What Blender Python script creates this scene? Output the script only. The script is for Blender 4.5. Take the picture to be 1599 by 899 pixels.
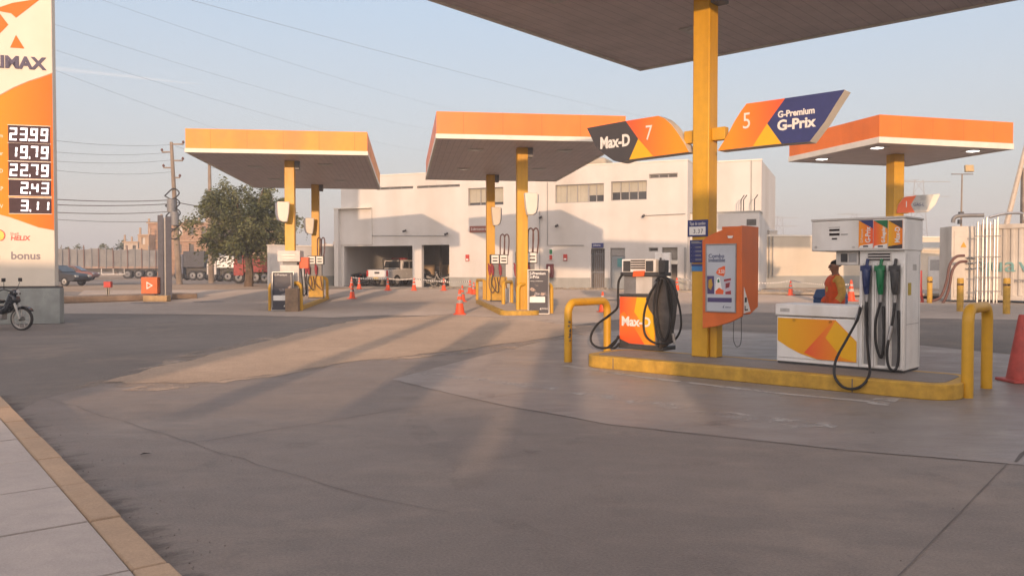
import bpy, bmesh, math, random
from mathutils import Vector, Matrix
R = math.radians
random.seed(7)
scn = bpy.context.scene
for o in list(bpy.data.objects): bpy.data.objects.remove(o)
col = scn.collection

# ---------------------------------------------------------------- camera, light
CH = 1.55
FPX = 1270.0
PITCH = math.atan(31.5 / FPX)
cam_d = bpy.data.cameras.new('camera'); cam = bpy.data.objects.new('camera', cam_d); col.objects.link(cam)
cam.location = (0, 0, CH); cam.rotation_euler = (R(90) - PITCH, 0, 0)
cam_d.sensor_width = 36; cam_d.lens = 36 * FPX / 1599.0
cam_d.clip_start = .05; cam_d.clip_end = 6000
scn.camera = cam

HAZE = .0017
SUN_T, SUN_E = .08, .115          # light travels towards (SUN_T, 1, -SUN_E)
az = math.atan2(-SUN_T, -1.0); el = math.atan(SUN_E)
world = bpy.data.worlds.new('World'); scn.world = world; world.use_nodes = True
nt = world.node_tree
bg = nt.nodes['Background']
sky = nt.nodes.new('ShaderNodeTexSky'); sky.sky_type = 'NISHITA'; sky.sun_disc = False
sky.sun_elevation = el; sky.sun_rotation = az % (2 * math.pi)
sky.altitude = 0; sky.air_density = 1.0; sky.dust_density = 2.2; sky.ozone_density = 1.6
# thick evening haze: the clear sky is veiled by a pale layer, pinkish low down and blue-white higher up
wtc = nt.nodes.new('ShaderNodeTexCoord'); wsp = nt.nodes.new('ShaderNodeSeparateXYZ'); wrp = nt.nodes.new('ShaderNodeValToRGB'); wmx = nt.nodes.new('ShaderNodeMix')
wmx.data_type = 'RGBA'; wmx.inputs['Factor'].default_value = .74
nt.links.new(wtc.outputs['Generated'], wsp.inputs[0]); nt.links.new(wsp.outputs['Z'], wrp.inputs['Fac'])
we = wrp.color_ramp.elements
we[0].position = 0; we[0].color = (3.25, 3.0, 3.0, 1); we[1].position = 1; we[1].color = (2.4, 2.6, 2.95, 1)
for p_, c_ in ((.08, (3.35, 3.2, 3.25, 1)), (.2, (3.2, 3.45, 3.85, 1)), (.34, (2.75, 3.5, 4.45, 1))):
    q_ = we.new(p_); q_.color = c_
# the haze is brighter and warmer towards the low sun
wdt = nt.nodes.new('ShaderNodeVectorMath'); wdt.operation = 'DOT_PRODUCT'; wdt.inputs[1].default_value = tuple(Vector((-SUN_T, -1, SUN_E)).normalized())
wmr = nt.nodes.new('ShaderNodeMapRange'); wmr.interpolation_type = 'SMOOTHSTEP'; wmr.inputs['From Min'].default_value = -.2; wmr.inputs['From Max'].default_value = 1
wml = nt.nodes.new('ShaderNodeMix'); wml.data_type = 'RGBA'; wml.blend_type = 'ADD'; wml.inputs[7].default_value = (7.5, 5.5, 4.5, 1)
nt.links.new(wtc.outputs['Generated'], wdt.inputs[0]); nt.links.new(wdt.outputs['Value'], wmr.inputs['Value']); nt.links.new(wmr.outputs[0], wml.inputs['Factor'])
nt.links.new(wrp.outputs[0], wml.inputs[6])
nt.links.new(sky.outputs[0], wmx.inputs[6]); nt.links.new(wml.outputs[2], wmx.inputs[7])
nt.links.new(wmx.outputs[2], bg.inputs[0]); bg.inputs[1].default_value = .15
sun_d = bpy.data.lights.new('sun', 'SUN'); sun = bpy.data.objects.new('sun', sun_d); col.objects.link(sun)
sun_d.energy = 2.65; sun_d.angle = R(.6); sun_d.color = (1.0, .655, .42)
sun.rotation_euler = Vector((SUN_T, 1, -SUN_E)).to_track_quat('-Z', 'Y').to_euler()
scn.view_settings.view_transform = 'Standard'; scn.view_settings.look = 'None'
scn.view_settings.exposure = .55; scn.view_settings.gamma = 1
scn.render.engine = 'CYCLES'
scn.cycles.use_denoising = True
scn.cycles.max_bounces = 6; scn.cycles.volume_bounces = 0

# ---------------------------------------------------------------- measuring helpers
def ray(px, py):
    u = (px - 799.5) / FPX; v = (449.5 - py) / FPX
    return Vector((u, math.cos(PITCH) + v * math.sin(PITCH), -math.sin(PITCH) + v * math.cos(PITCH)))
def sstep(a, b, x):
    t = min(1, max(0, (x - a) / (b - a))); return t * t * (3 - 2 * t)
def zg(y): return .3 * sstep(37, 47, y)               # the forecourt rises a little towards the building
def G(px, py, z=None):
    """point on the ground (or on level z)"""
    d = ray(px, py); zz = 0 if z is None else z
    for _ in range(30):
        t = (zz - CH) / d.z; p = Vector((0, 0, CH)) + d * t
        if z is None: zz = zg(p.y)
    p.z = zz
    return p
def AT(px, py, Y):
    d = ray(px, py); return Vector((0, 0, CH)) + d * (Y / d.y)
class Frame:
    """an upright plane through P turned by rot degrees: reads (x, z) of a photograph point on it"""
    def __init__(s, P, rot):
        s.P = Vector(P); s.rot = rot
        s.ex = Vector((math.cos(R(rot)), math.sin(R(rot)), 0)); s.ey = Vector((-s.ex.y, s.ex.x, 0))
    def __call__(s, px, py, y=0.0):
        d = ray(px, py); q = s.P + s.ey * y; c = Vector((0, 0, CH))
        h = c + d * (s.ey.dot(q - c) / s.ey.dot(d))
        return ((h - s.P).dot(s.ex), h.z - s.P.z)
    def poly(s, pts, y=0.0): return [s(a, b, y) for a, b in pts]

# ---------------------------------------------------------------- mesh builder
class MB:
    def __init__(s): s.v = []; s.f = []; s.m = []; s.cur = 0
    def mat(s, i): s.cur = i; return s
    def face(s, idx): s.f.append(tuple(idx)); s.m.append(s.cur)
    def add(s, pts): n = len(s.v); s.v += [tuple(p) for p in pts]; return n
    def quad(s, *pts):
        n = s.add(pts); s.face(range(n, n + len(pts))); return s
    def bx(s, x0, x1, y0, y1, z0, z1, top=1.0):
        cx, cy = (x0 + x1) / 2, (y0 + y1) / 2
        n = s.add([(x0, y0, z0), (x1, y0, z0), (x1, y1, z0), (x0, y1, z0)] +
                  [(cx + (x - cx) * top, cy + (y - cy) * top, z1) for x, y in ((x0, y0), (x1, y0), (x1, y1), (x0, y1))])
        for q in ((3, 2, 1, 0), (4, 5, 6, 7), (0, 1, 5, 4), (1, 2, 6, 5), (2, 3, 7, 6), (3, 0, 4, 7)): s.face([n + i for i in q])
        return s
    def box(s, c, d, rz=0, rx=0, ry=0):
        m = Matrix.Rotation(R(rz), 3, 'Z') @ Matrix.Rotation(R(ry), 3, 'Y') @ Matrix.Rotation(R(rx), 3, 'X'); c = Vector(c)
        n = s.add([c + m @ Vector((x * d[0] / 2, y * d[1] / 2, z * d[2] / 2)) for z in (-1, 1) for x, y in ((-1, -1), (1, -1), (1, 1), (-1, 1))])
        for q in ((3, 2, 1, 0), (4, 5, 6, 7), (0, 1, 5, 4), (1, 2, 6, 5), (2, 3, 7, 6), (3, 0, 4, 7)): s.face([n + i for i in q])
        return s
    def prism(s, poly, y0, y1):
        """(x, z) outline extruded from y0 to y1"""
        a = sum(poly[i][0] * poly[(i + 1) % len(poly)][1] - poly[(i + 1) % len(poly)][0] * poly[i][1] for i in range(len(poly)))
        if a < 0: poly = poly[::-1]
        k = len(poly); n = s.add([(x, y0, z) for x, z in poly] + [(x, y1, z) for x, z in poly])
        s.face(range(n, n + k)); s.face(range(n + 2 * k - 1, n + k - 1, -1))
        for i in range(k): j = (i + 1) % k; s.face((n + i, n + k + i, n + k + j, n + j))
        return s
    def prism_x(s, poly, x0, x1):
        """(y, z) outline extruded along x"""
        t = MB(); t.cur = s.cur; t.prism(poly, x0, x1)
        n = s.add([(yy, xx, zz) for xx, yy, zz in t.v])
        for f in t.f: s.face([n + i for i in reversed(f)])
        return s
    def prism_z(s, poly, z0, z1):
        a = sum(poly[i][0] * poly[(i + 1) % len(poly)][1] - poly[(i + 1) % len(poly)][0] * poly[i][1] for i in range(len(poly)))
        if a < 0: poly = poly[::-1]
        k = len(poly); n = s.add([(p[0], p[1], z0) for p in poly] + [(p[0], p[1], z1) for p in poly])
        s.face(range(n + k - 1, n - 1, -1)); s.face(range(n + k, n + 2 * k))
        for i in range(k): j = (i + 1) % k; s.face((n + i, n + j, n + k + j, n + k + i))
        return s
    def tube(s, pts, r, n=8, cap=True):
        pts = [Vector(p) for p in pts]; rs = r if isinstance(r, (list, tuple)) else [r] * len(pts)
        d = (pts[1] - pts[0]).normalized(); u = d.orthogonal().normalized(); rings = []
        for i, p in enumerate(pts):
            t = (pts[min(i + 1, len(pts) - 1)] - pts[max(i - 1, 0)])
            if t.length > 1e-9: t.normalize()
            else: t = d
            u = (u - t * u.dot(t))
            if u.length < 1e-6: u = t.orthogonal()
            u.normalize(); w = t.cross(u); d = t
            rings.append(s.add([p + (u * math.cos(a) + w * math.sin(a)) * rs[i] for a in [2 * math.pi * k / n for k in range(n)]]))
        for a, b in zip(rings, rings[1:]):
            for k in range(n): j = (k + 1) % n; s.face((a + k, a + j, b + j, b + k))
        if cap:
            s.face([rings[0] + k for k in range(n - 1, -1, -1)]); s.face([rings[-1] + k for k in range(n)])
        return s
    def lathe(s, prof, c=(0, 0, 0), n=20, axis='z', ring=False):
        c = Vector(c); rings = []
        for r, h in prof:
            ring = []
            for k in range(n):
                a = 2 * math.pi * k / n; p = (r * math.cos(a), r * math.sin(a), h)
                if axis == 'y': p = (p[0], p[2], p[1])
                if axis == 'x': p = (p[2], p[0], p[1])
                ring.append(c + Vector(p))
            rings.append(s.add(ring))
        fl = axis == 'y'
        for a, b in zip(rings, rings[1:]):
            for k in range(n):
                j = (k + 1) % n; q = (a + k, a + j, b + j, b + k); s.face(q[::-1] if fl else q)
        if ring:
            for k in range(n):
                j = (k + 1) % n; q = (rings[-1] + k, rings[-1] + j, rings[0] + j, rings[0] + k); s.face(q[::-1] if fl else q)
            return s
        q = [rings[0] + k for k in range(n - 1, -1, -1)]; s.face(q[::-1] if fl else q)
        q = [rings[-1] + k for k in range(n)]; s.face(q[::-1] if fl else q)
        return s
    def build(s, name, mats, parent=None, bevel=0, loc=None, seg=2, sharp=38):
        me = bpy.data.meshes.new(name); me.from_pydata(s.v, [], s.f)
        if not isinstance(mats, (list, tuple)): mats = [mats]
        for m in mats: me.materials.append(m)
        me.polygons.foreach_set('material_index', s.m); me.polygons.foreach_set('use_smooth', [True] * len(s.f))
        me.update(); me.set_sharp_from_angle(angle=R(sharp))
        o = bpy.data.objects.new(name, me); col.objects.link(o)
        if parent: o.parent = parent
        if loc is not None: o.location = loc
        if bevel:
            b = o.modifiers.new('bevel', 'BEVEL'); b.width = bevel; b.segments = seg; b.limit_method = 'ANGLE'; b.angle_limit = R(40)
        return o
def spline(pts, n=8):
    P = [Vector(p) for p in pts]; P = [P[0] * 2 - P[1]] + P + [P[-1] * 2 - P[-2]]; out = []
    for i in range(1, len(P) - 2):
        a, b, c, d = P[i - 1:i + 3]
        for k in range(n):
            t = k / n
            out.append(.5 * ((2 * b) + (c - a) * t + (2 * a - 5 * b + 4 * c - d) * t * t + (3 * b - a - 3 * c + d) * t ** 3))
    return out + [P[-2]]
def tag(o, label=None, cat=None, group=None, kind=None):
    if label: o['label'] = label
    if cat: o['category'] = cat
    if group: o['group'] = group
    if kind: o['kind'] = kind
    return o
def empty(name, loc, rz=0, label=None, cat=None, group=None):
    o = bpy.data.objects.new(name, None); col.objects.link(o); o.location = loc; o.rotation_euler = (0, 0, R(rz))
    o.empty_display_size = .2
    return tag(o, label, cat, group)
def copy_tree(o, parent=None):
    c = o.copy(); col.objects.link(c)
    if parent: c.parent = parent
    for ch in [x for x in bpy.data.objects if x.parent == o]: copy_tree(ch, c)
    return c
def place_copy(o, loc, rz, label, group=None):
    c = copy_tree(o); c.location = loc; c.rotation_euler = (0, 0, R(rz)); c['label'] = label
    if group: c['group'] = group
    return c
def text(name, s, size, m, parent, loc, align='LEFT', rx=90, rz=0, ry=0, ext=.003, sx=1.0, bold=0.0, shear=0.0, space=1.0, fit=None):
    cu = bpy.data.curves.new('t', 'FONT'); cu.body = s; cu.size = size; cu.align_x = align; cu.extrude = ext; cu.offset = bold; cu.shear = shear
    cu.resolution_u = 3; cu.space_character = space
    t = bpy.data.objects.new('t', cu)
    col.objects.link(t)
    dg = bpy.context.evaluated_depsgraph_get(); me = bpy.data.meshes.new_from_object(t.evaluated_get(dg))
    bpy.data.objects.remove(t); bpy.data.curves.remove(cu)
    me.name = name; me.materials.clear(); me.materials.append(m)
    o = bpy.data.objects.new(name, me); col.objects.link(o); o.parent = parent; o.location = loc
    if fit: sx = fit / max(1e-4, max(v.co.x for v in me.vertices) - min(v.co.x for v in me.vertices))
    o.rotation_euler = (R(rx), R(ry), R(rz)); o.scale = (sx, 1, 1)
    return o

# ---------------------------------------------------------------- materials
def M(name, c, rough=.6, metal=0.0, var=.12, scale=6.0, bump=0.0, emit=0.0, c2=None, spec=.5, streak=0.0, coat=0.0):
    m = bpy.data.materials.new(name); m.use_nodes = True; n = m.node_tree; L = n.links
    b = n.nodes['Principled BSDF']; b.inputs['Roughness'].default_value = rough; b.inputs['Metallic'].default_value = metal
    b.inputs['Specular IOR Level'].default_value = spec
    if coat: b.inputs['Coat Weight'].default_value = coat
    tc = n.nodes.new('ShaderNodeTexCoord'); nz = n.nodes.new('ShaderNodeTexNoise')
    nz.inputs['Scale'].default_value = scale; nz.inputs['Detail'].default_value = 6; nz.inputs['Roughness'].default_value = .62
    L.new(tc.outputs['Object'], nz.inputs['Vector'])
    rp = n.nodes.new('ShaderNodeValToRGB'); e = rp.color_ramp.elements
    lo = c2 if c2 else tuple(x * (1 - var * 1.6) for x in c); hi = c if c2 else tuple(min(1, x * (1 + var)) for x in c)
    e[0].position = .32; e[0].color = (*lo, 1); e[1].position = .68; e[1].color = (*hi, 1)
    L.new(nz.outputs['Fac'], rp.inputs['Fac']); out = rp.outputs['Color']
    if streak:
        mp = n.nodes.new('ShaderNodeMapping'); mp.inputs['Scale'].default_value = (scale * .9, scale * .9, scale * .07)
        L.new(tc.outputs['Object'], mp.inputs['Vector'])
        n2 = n.nodes.new('ShaderNodeTexNoise'); n2.inputs['Scale'].default_value = 1; n2.inputs['Detail'].default_value = 4
        L.new(mp.outputs[0], n2.inputs['Vector'])
        r2 = n.nodes.new('ShaderNodeValToRGB'); r2.color_ramp.elements[0].position = .42; r2.color_ramp.elements[1].position = .7
        r2.color_ramp.elements[0].color = (1, 1, 1, 1); k = 1 - streak; r2.color_ramp.elements[1].color = (k, k * .97, k * .93, 1)
        L.new(n2.outputs['Fac'], r2.inputs['Fac'])
        mx = n.nodes.new('ShaderNodeMix'); mx.data_type = 'RGBA'; mx.blend_type = 'MULTIPLY'; mx.inputs['Factor'].default_value = 1
        L.new(out, mx.inputs[6]); L.new(r2.outputs['Color'], mx.inputs[7]); out = mx.outputs[2]
    L.new(out, b.inputs['Base Color'])
    if emit:
        b.inputs['Emission Color'].default_value = (*c, 1); b.inputs['Emission Strength'].default_value = emit
    rr = n.nodes.new('ShaderNodeMapRange'); rr.inputs['To Min'].default_value = max(.03, rough - .1); rr.inputs['To Max'].default_value = min(1, rough + .12)
    L.new(nz.outputs['Fac'], rr.inputs['Value']); L.new(rr.outputs[0], b.inputs['Roughness'])
    if bump:
        bp = n.nodes.new('ShaderNodeBump'); bp.inputs['Strength'].default_value = bump; bp.inputs['Distance'].default_value = .02
        n3 = n.nodes.new('ShaderNodeTexNoise'); n3.inputs['Scale'].default_value = scale * 9; n3.inputs['Detail'].default_value = 5
        L.new(tc.outputs['Object'], n3.inputs['Vector']); L.new(n3.outputs['Fac'], bp.inputs['Height']); L.new(bp.outputs[0], b.inputs['Normal'])
    return m
def Mgrad(name, ca, cb, axis='X', lo=0.0, hi=1.0, rough=.4):
    """printed two-colour blend of a sign face, along the face's own box"""
    m = bpy.data.materials.new(name); m.use_nodes = True; n = m.node_tree; b = n.nodes['Principled BSDF']; b.inputs['Roughness'].default_value = rough
    tc = n.nodes.new('ShaderNodeTexCoord'); sp = n.nodes.new('ShaderNodeSeparateXYZ'); rp = n.nodes.new('ShaderNodeValToRGB')
    n.links.new(tc.outputs['Generated'], sp.inputs[0]); n.links.new(sp.outputs[axis], rp.inputs['Fac'])
    rp.color_ramp.elements[0].position = lo; rp.color_ramp.elements[0].color = (*ca, 1)
    rp.color_ramp.elements[1].position = hi; rp.color_ramp.elements[1].color = (*cb, 1)
    n.links.new(rp.outputs['Color'], b.inputs['Base Color'])
    return m
def Mlines(name, c, axis=0, step=.3, width=.04, dark=.45, rough=.5, bump=.6, var=.12, axis2=None, step2=1.0, off=0.0, base=None):
    """panelled / boarded surface: grooves every `step` metres along an object axis"""
    m = base or M(name, c, rough, var=var, scale=2.0); n = m.node_tree; L = n.links; b = n.nodes['Principled BSDF']
    src = b.inputs['Base Color'].links[0].from_socket
    tc = n.nodes.new('ShaderNodeTexCoord'); sp = n.nodes.new('ShaderNodeSeparateXYZ'); L.new(tc.outputs['Object'], sp.inputs[0])
    def groove(ax, st):
        md = n.nodes.new('ShaderNodeMath'); md.operation = 'FLOORED_MODULO'; md.inputs[1].default_value = st; ad = n.nodes.new('ShaderNodeMath'); ad.inputs[1].default_value = off; L.new(sp.outputs[ax], ad.inputs[0]); L.new(ad.outputs[0], md.inputs[0])
        lt = n.nodes.new('ShaderNodeMath'); lt.operation = 'LESS_THAN'; lt.inputs[1].default_value = st * width if st < 2 else .02; L.new(md.outputs[0], lt.inputs[0])
        return lt.outputs[0]
    g = groove(axis, step)
    if axis2 is not None:
        a = n.nodes.new('ShaderNodeMath'); a.operation = 'MAXIMUM'; L.new(g, a.inputs[0]); L.new(groove(axis2, step2), a.inputs[1]); g = a.outputs[0]
    mx = n.nodes.new('ShaderNodeMix'); mx.data_type = 'RGBA'; mx.blend_type = 'MULTIPLY'; L.new(g, mx.inputs['Factor'])
    L.new(src, mx.inputs[6]); mx.inputs[7].default_value = (dark, dark, dark, 1); L.new(mx.outputs[2], b.inputs['Base Color'])
    iv = n.nodes.new('ShaderNodeMath'); iv.operation = 'SUBTRACT'; iv.inputs[0].default_value = 1; L.new(g, iv.inputs[1])
    bp = n.nodes.new('ShaderNodeBump'); bp.inputs['Strength'].default_value = bump; bp.inputs['Distance'].default_value = .02
    L.new(iv.outputs[0], bp.inputs['Height']); L.new(bp.outputs[0], b.inputs['Normal'])
    return m

def Mground(name, c1, c2, rough=.8, big=.25, fine=60, stain=(.1, .09, .085), stain_amt=.5, bump=.35, specks=.35, stretch=1.0, rmin=None, dust=None, bd=.03, drough=1.0):
    m = bpy.data.materials.new(name); m.use_nodes = True; n = m.node_tree; L = n.links; b = n.nodes['Principled BSDF']
    tc = n.nodes.new('ShaderNodeTexCoord'); mp = n.nodes.new('ShaderNodeMapping')
    mp.inputs['Rotation'].default_value = (0, 0, R(41)); mp.inputs['Scale'].default_value = (1, stretch, 1)
    L.new(tc.outputs['Object'], mp.inputs[0]); V = mp.outputs[0]
    def noise(sc, det=6, ro=.6, dist=0.0):
        q = n.nodes.new('ShaderNodeTexNoise'); q.inputs['Scale'].default_value = sc; q.inputs['Detail'].default_value = det
        q.inputs['Roughness'].default_value = ro; q.inputs['Distortion'].default_value = dist; L.new(V, q.inputs['Vector']); return q.outputs['Fac']
    def ramp(f, a, b_, ca=(0, 0, 0), cb=(1, 1, 1)):
        r = n.nodes.new('ShaderNodeValToRGB'); r.color_ramp.elements[0].position = a; r.color_ramp.elements[1].position = b_
        r.color_ramp.elements[0].color = (*ca, 1); r.color_ramp.elements[1].color = (*cb, 1); L.new(f, r.inputs['Fac']); return r.outputs['Color']
    def mix(fac, a, b_, bt='MIX'):
        x = n.nodes.new('ShaderNodeMix'); x.data_type = 'RGBA'; x.blend_type = bt
        if isinstance(fac, (int, float)): x.inputs['Factor'].default_value = fac
        else: L.new(fac, x.inputs['Factor'])
        for s_, i in ((a, 6), (b_, 7)):
            if isinstance(s_, tuple): x.inputs[i].default_value = (*s_, 1)
            else: L.new(s_, x.inputs[i])
        return x.outputs[2]
    base = ramp(noise(big, 8, .65), .3, .7, c1, c2)
    base = mix(1.0, base, ramp(noise(fine, 6, .8), .3, .7, (1 - specks,) * 3, (1 + specks * .4,) * 3), 'MULTIPLY')
    base = mix(1.0, base, ramp(noise(big * 9, 6, .7, .6), .3, .75, (.86, .86, .86), (1.06, 1.05, 1.03)), 'MULTIPLY')
    st = ramp(noise(big * 3.3, 7, .7, .4), .56, .74)
    sm = n.nodes.new('ShaderNodeMath'); sm.operation = 'MULTIPLY'; sm.inputs[1].default_value = stain_amt; L.new(st, sm.inputs[0])
    base = mix(sm.outputs[0], base, stain)
    if dust:
        d = ramp(noise(big * 1.7, 7, .72, .3), .5, .72); dm = n.nodes.new('ShaderNodeMath'); dm.operation = 'MULTIPLY'; dm.inputs[1].default_value = dust[1]; L.new(d, dm.inputs[0])
        base = mix(dm.outputs[0], base, dust[0])
    L.new(base, b.inputs['Base Color'])
    rr = n.nodes.new('ShaderNodeMapRange'); rr.inputs['From Min'].default_value = .3; rr.inputs['From Max'].default_value = .7
    rr.inputs['To Min'].default_value = rmin if rmin else rough - .08; rr.inputs['To Max'].default_value = min(1, rough + .08)
    L.new(noise(big * 4, 6, .65), rr.inputs['Value']); L.new(rr.outputs[0], b.inputs['Roughness'])
    bp = n.nodes.new('ShaderNodeBump'); bp.inputs['Strength'].default_value = bump; bp.inputs['Distance'].default_value = bd; b.inputs['Specular IOR Level'].default_value = .3; b.inputs['Diffuse Roughness'].default_value = drough
    L.new(noise(fine * .7, 5, .7), bp.inputs['Height']); L.new(bp.outputs[0], b.inputs['Normal'])
    return m

yellow = M('yellow_paint', (.68, .37, .022), .45, var=.04, scale=9, streak=.12)
yellow_old = M('worn_yellow_paint', (.56, .33, .045), .65, var=.16, scale=7, bump=.2, streak=.1)
orange = M('orange_cladding', (.88, .2, .02), .4, var=.05, scale=1.2, streak=.12)
orange_faded = M('faded_orange_cladding', (.85, .33, .03), .5, var=.14, scale=1.0, c2=(.86, .22, .015), streak=.15)
Mlines('', None, 0, 1.22, .012, .62, bump=.3, off=.4, base=orange); Mlines('', None, 0, 1.22, .012, .62, bump=.3, off=.4, base=orange_faded)
cream = M('cream_trim', (.78, .72, .62), .5, var=.06, scale=2)
soffit = Mlines('soffit_panels', (.68, .575, .555), 0, .2, .06, .66, .55, .4, .08)
white = M('white_metal', (.86, .84, .8), .42, var=.06, scale=3, streak=.12)
offwhite = M('offwhite_plastic', (.62, .59, .55), .5, var=.08, scale=4, streak=.1)
pump_grey = M('pump_grey', (.2, .2, .205), .5, var=.12, scale=6)
pump_dark = M('pump_dark', (.055, .053, .053), .5, var=.15, scale=8)
black = M('black_rubber', (.018, .017, .017), .55, var=.25, scale=12)
hose_brown = M('brown_hose', (.14, .06, .045), .55, var=.2, scale=10)
steel = M('steel', (.45, .44, .43), .38, .8, var=.12, scale=9)
red = M('red_paint', (.5, .045, .03), .45, var=.14, scale=6)
maroon = M('maroon_sleeve', (.3, .035, .045), .55, var=.2, scale=9)
navy = M('navy_print', (.022, .035, .13), .4, var=.06, scale=4)
navy2 = M('navy_sign', (.035, .045, .17), .45, var=.08, scale=6)
skyblue = M('sky_blue_print', (.05, .22, .5), .45, var=.08, scale=6)
ink = M('dark_print', (.03, .03, .045), .5, var=.1, scale=6)
ink_purple = M('purple_print', (.075, .055, .16), .5, var=.1, scale=6)
wht = M('white_print', (.82, .8, .76), .5, var=.03, scale=6)
greyb = M('charcoal_face', (.062, .056, .058), .45, var=.06, scale=4)
org_print = Mgrad('orange_print', (.92, .3, .01), (.86, .12, .03), 'X', .2, .9)
org_print_l = Mgrad('orange_print_reversed', (.86, .12, .03), (.92, .32, .01), 'X', .1, .8)
amber_print = Mgrad('amber_print', (.85, .42, .01), (.92, .24, .01), 'X', .1, .9)
yel_print = M('yellow_print', (.9, .47, .01), .4, var=.03, scale=3)
red_print = M('orange_red_print', (.8, .13, .03), .4, var=.04, scale=3)
green = M('green_plastic', (.01, .17, .06), .4, var=.1, scale=9)
blue_plastic = M('blue_plastic', (.02, .035, .12), .4, var=.1, scale=9)
kiosk_or = M('kiosk_orange', (.72, .16, .028), .45, var=.06, scale=3, streak=.12)
poster_pale = M('poster_paper', (.5, .53, .58), .3, var=.04, scale=2)
alu = M('grey_frame', (.33, .32, .31), .4, .5, var=.1, scale=8)
led = M('led_digit', (1.0, .96, 1.0), .8, var=0, emit=1.0, spec=.1)
lamp_on = M('lit_lamp', (1.0, .95, .86), .5, var=0, emit=4)
lamp_off = M('lamp_glass', (.6, .56, .52), .3, var=.05)
dispblack = M('display_black', (.03, .022, .022), .85, var=.1, spec=.15)
cone_or = M('cone_orange', (.85, .09, .02), .5, var=.1, scale=9)
cone_faded = M('faded_cone_red', (.55, .09, .07), .6, var=.16, scale=7)
cone_band = M('cone_band', (.8, .76, .72), .35, var=.08)
glass_dark = M('dark_glass', (.035, .036, .04), .08, var=.1, spec=.8)
# ---------------------------------------------------------------- the ground
concrete = Mground('concrete_forecourt', (.19, .163, .146), (.262, .226, .203), .66, .22, 55, (.125, .107, .097), .5, .45, .5, 1.8, .5, ((.38, .305, .245), .35))
concrete_far = Mground('concrete_pale', (.31, .26, .222), (.41, .345, .295), .75, .2, 45, (.19, .165, .145), .5, .5, .25, 1.0, None, ((.4, .31, .235), .4))
asphalt = Mground('asphalt', (.18, .16, .146), (.245, .219, .2), .88, .18, 70, (.095, .086, .08), .5, .6, .5, 1.0, None, ((.34, .27, .21), .5))
gravel_m = Mground('gravel_dirt', (.34, .262, .2), (.46, .355, .27), .95, .35, 30, (.2, .165, .138), .5, .7, .35)
dirt = Mground('dusty_earth', (.23, .18, .135), (.32, .25, .19), .95, .08, 18, (.17, .14, .11), .4, .5, .3)
pave_m = Mground('pavement_tile', (.39, .34, .31), (.48, .42, .38), .7, .6, 80, (.3, .27, .24), .35, .2, .2)
kerb_m = Mground('tan_kerb', (.38, .27, .18), (.47, .335, .225), .75, .8, 70, (.26, .18, .12), .4, .25, .25)
joint_m = M('joint_tar', (.135, .117, .107), .85, var=.3, scale=3)
stain_m = M('oil_stain', (.15, .132, .12), .7, var=.3, scale=3)
paint_m = Mground('worn_road_paint', (.34, .32, .295), (.62, .59, .54), .7, 2.0, 40, (.2, .185, .17), .9, .2, .5)

def sheet(name, pts, m, lift, kind='structure', cuts=True):
    """flat sheet following the ground's rise"""
    bm = bmesh.new()
    vs = [bm.verts.new((p[0], p[1], 0)) for p in pts]; f = bm.faces.new(vs)
    if f.normal.z < 0 or True:
        bm.normal_update()
        if f.normal.z < 0: f.normal_flip()
    if cuts:
        for y in [36.5 + .75 * i for i in range(16)]:
            bmesh.ops.bisect_plane(bm, geom=bm.verts[:] + bm.edges[:] + bm.faces[:], plane_co=(0, y, 0), plane_no=(0, 1, 0))
    for v in bm.verts: v.co.z = zg(v.co.y) + lift
    me = bpy.data.meshes.new(name); bm.to_mesh(me); bm.free(); me.materials.append(m)
    o = bpy.data.objects.new(name, me); col.objects.link(o); o['kind'] = kind
    return o
def gp(pts): return [G(*p) for p in pts]
def wob(pts, n=6, amp=.05, seed=1):
    rnd = random.Random(seed); out = []
    for i, p in enumerate(pts):
        q = pts[(i + 1) % len(pts)]
        for k in range(n):
            t = k / n; out.append((p[0] + (q[0] - p[0]) * t + rnd.uniform(-amp, amp) * (k > 0), p[1] + (q[1] - p[1]) * t + rnd.uniform(-amp, amp) * (k > 0)))
    return out
sheet('ground', [(-420, -60), (420, -60), (420, 640), (-420, 640)], dirt, -.012)
sheet('asphalt_yard', [(-45, -9), (60, -9), (60, 46), (-45, 44)], asphalt, -.004)
# near concrete forecourt
con = [(-1.9, -8), (40, -8), (40, 8.0)] + [tuple(p[:2]) for p in gp([(1640, 560), (1380, 532), (1135, 515), (1000, 512), (880, 520), (700, 548), (560, 562), (430, 583), (300, 597), (160, 599), (60, 625)])] + [(-4.7, 6.5), (-3.2, 2)]
sheet('concrete_forecourt', con, concrete, 0.0)
polished = Mground('polished_concrete', (.17, .148, .136), (.245, .215, .198), .5, .3, 50, (.11, .096, .088), .55, .15, .25, 2.0, .3)
sheet('pump_slab', [tuple(p[:2]) for p in gp([(612, 592), (760, 628), (960, 664), (1330, 704), (1575, 724), (1800, 742), (1800, 575), (1380, 534), (1135, 517), (1000, 514), (890, 523), (750, 556)])], polished, .0035)
grv = wob([tuple(p[:2]) for p in gp([(158, 597), (330, 553), (500, 512), (560, 499), (700, 492), (830, 500), (900, 510), (880, 524), (700, 549), (560, 563), (430, 584), (300, 598)])], 7, .09, 3)
sheet('gravel_strip', grv, gravel_m, .0065)
gc = Vector((sum(p[0] for p in grv) / len(grv), sum(p[1] for p in grv) / len(grv)))
def ring_of(g, k, amp, seed):
    rnd = random.Random(seed); out = []
    for p in g:
        v = Vector(p[:2]) - gc; out.append(tuple(Vector(p[:2]) + v.normalized() * (k + rnd.uniform(-amp, amp))))
    return out
GRAVEL_RING = ring_of(grv, .55, .25, 4)
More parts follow.
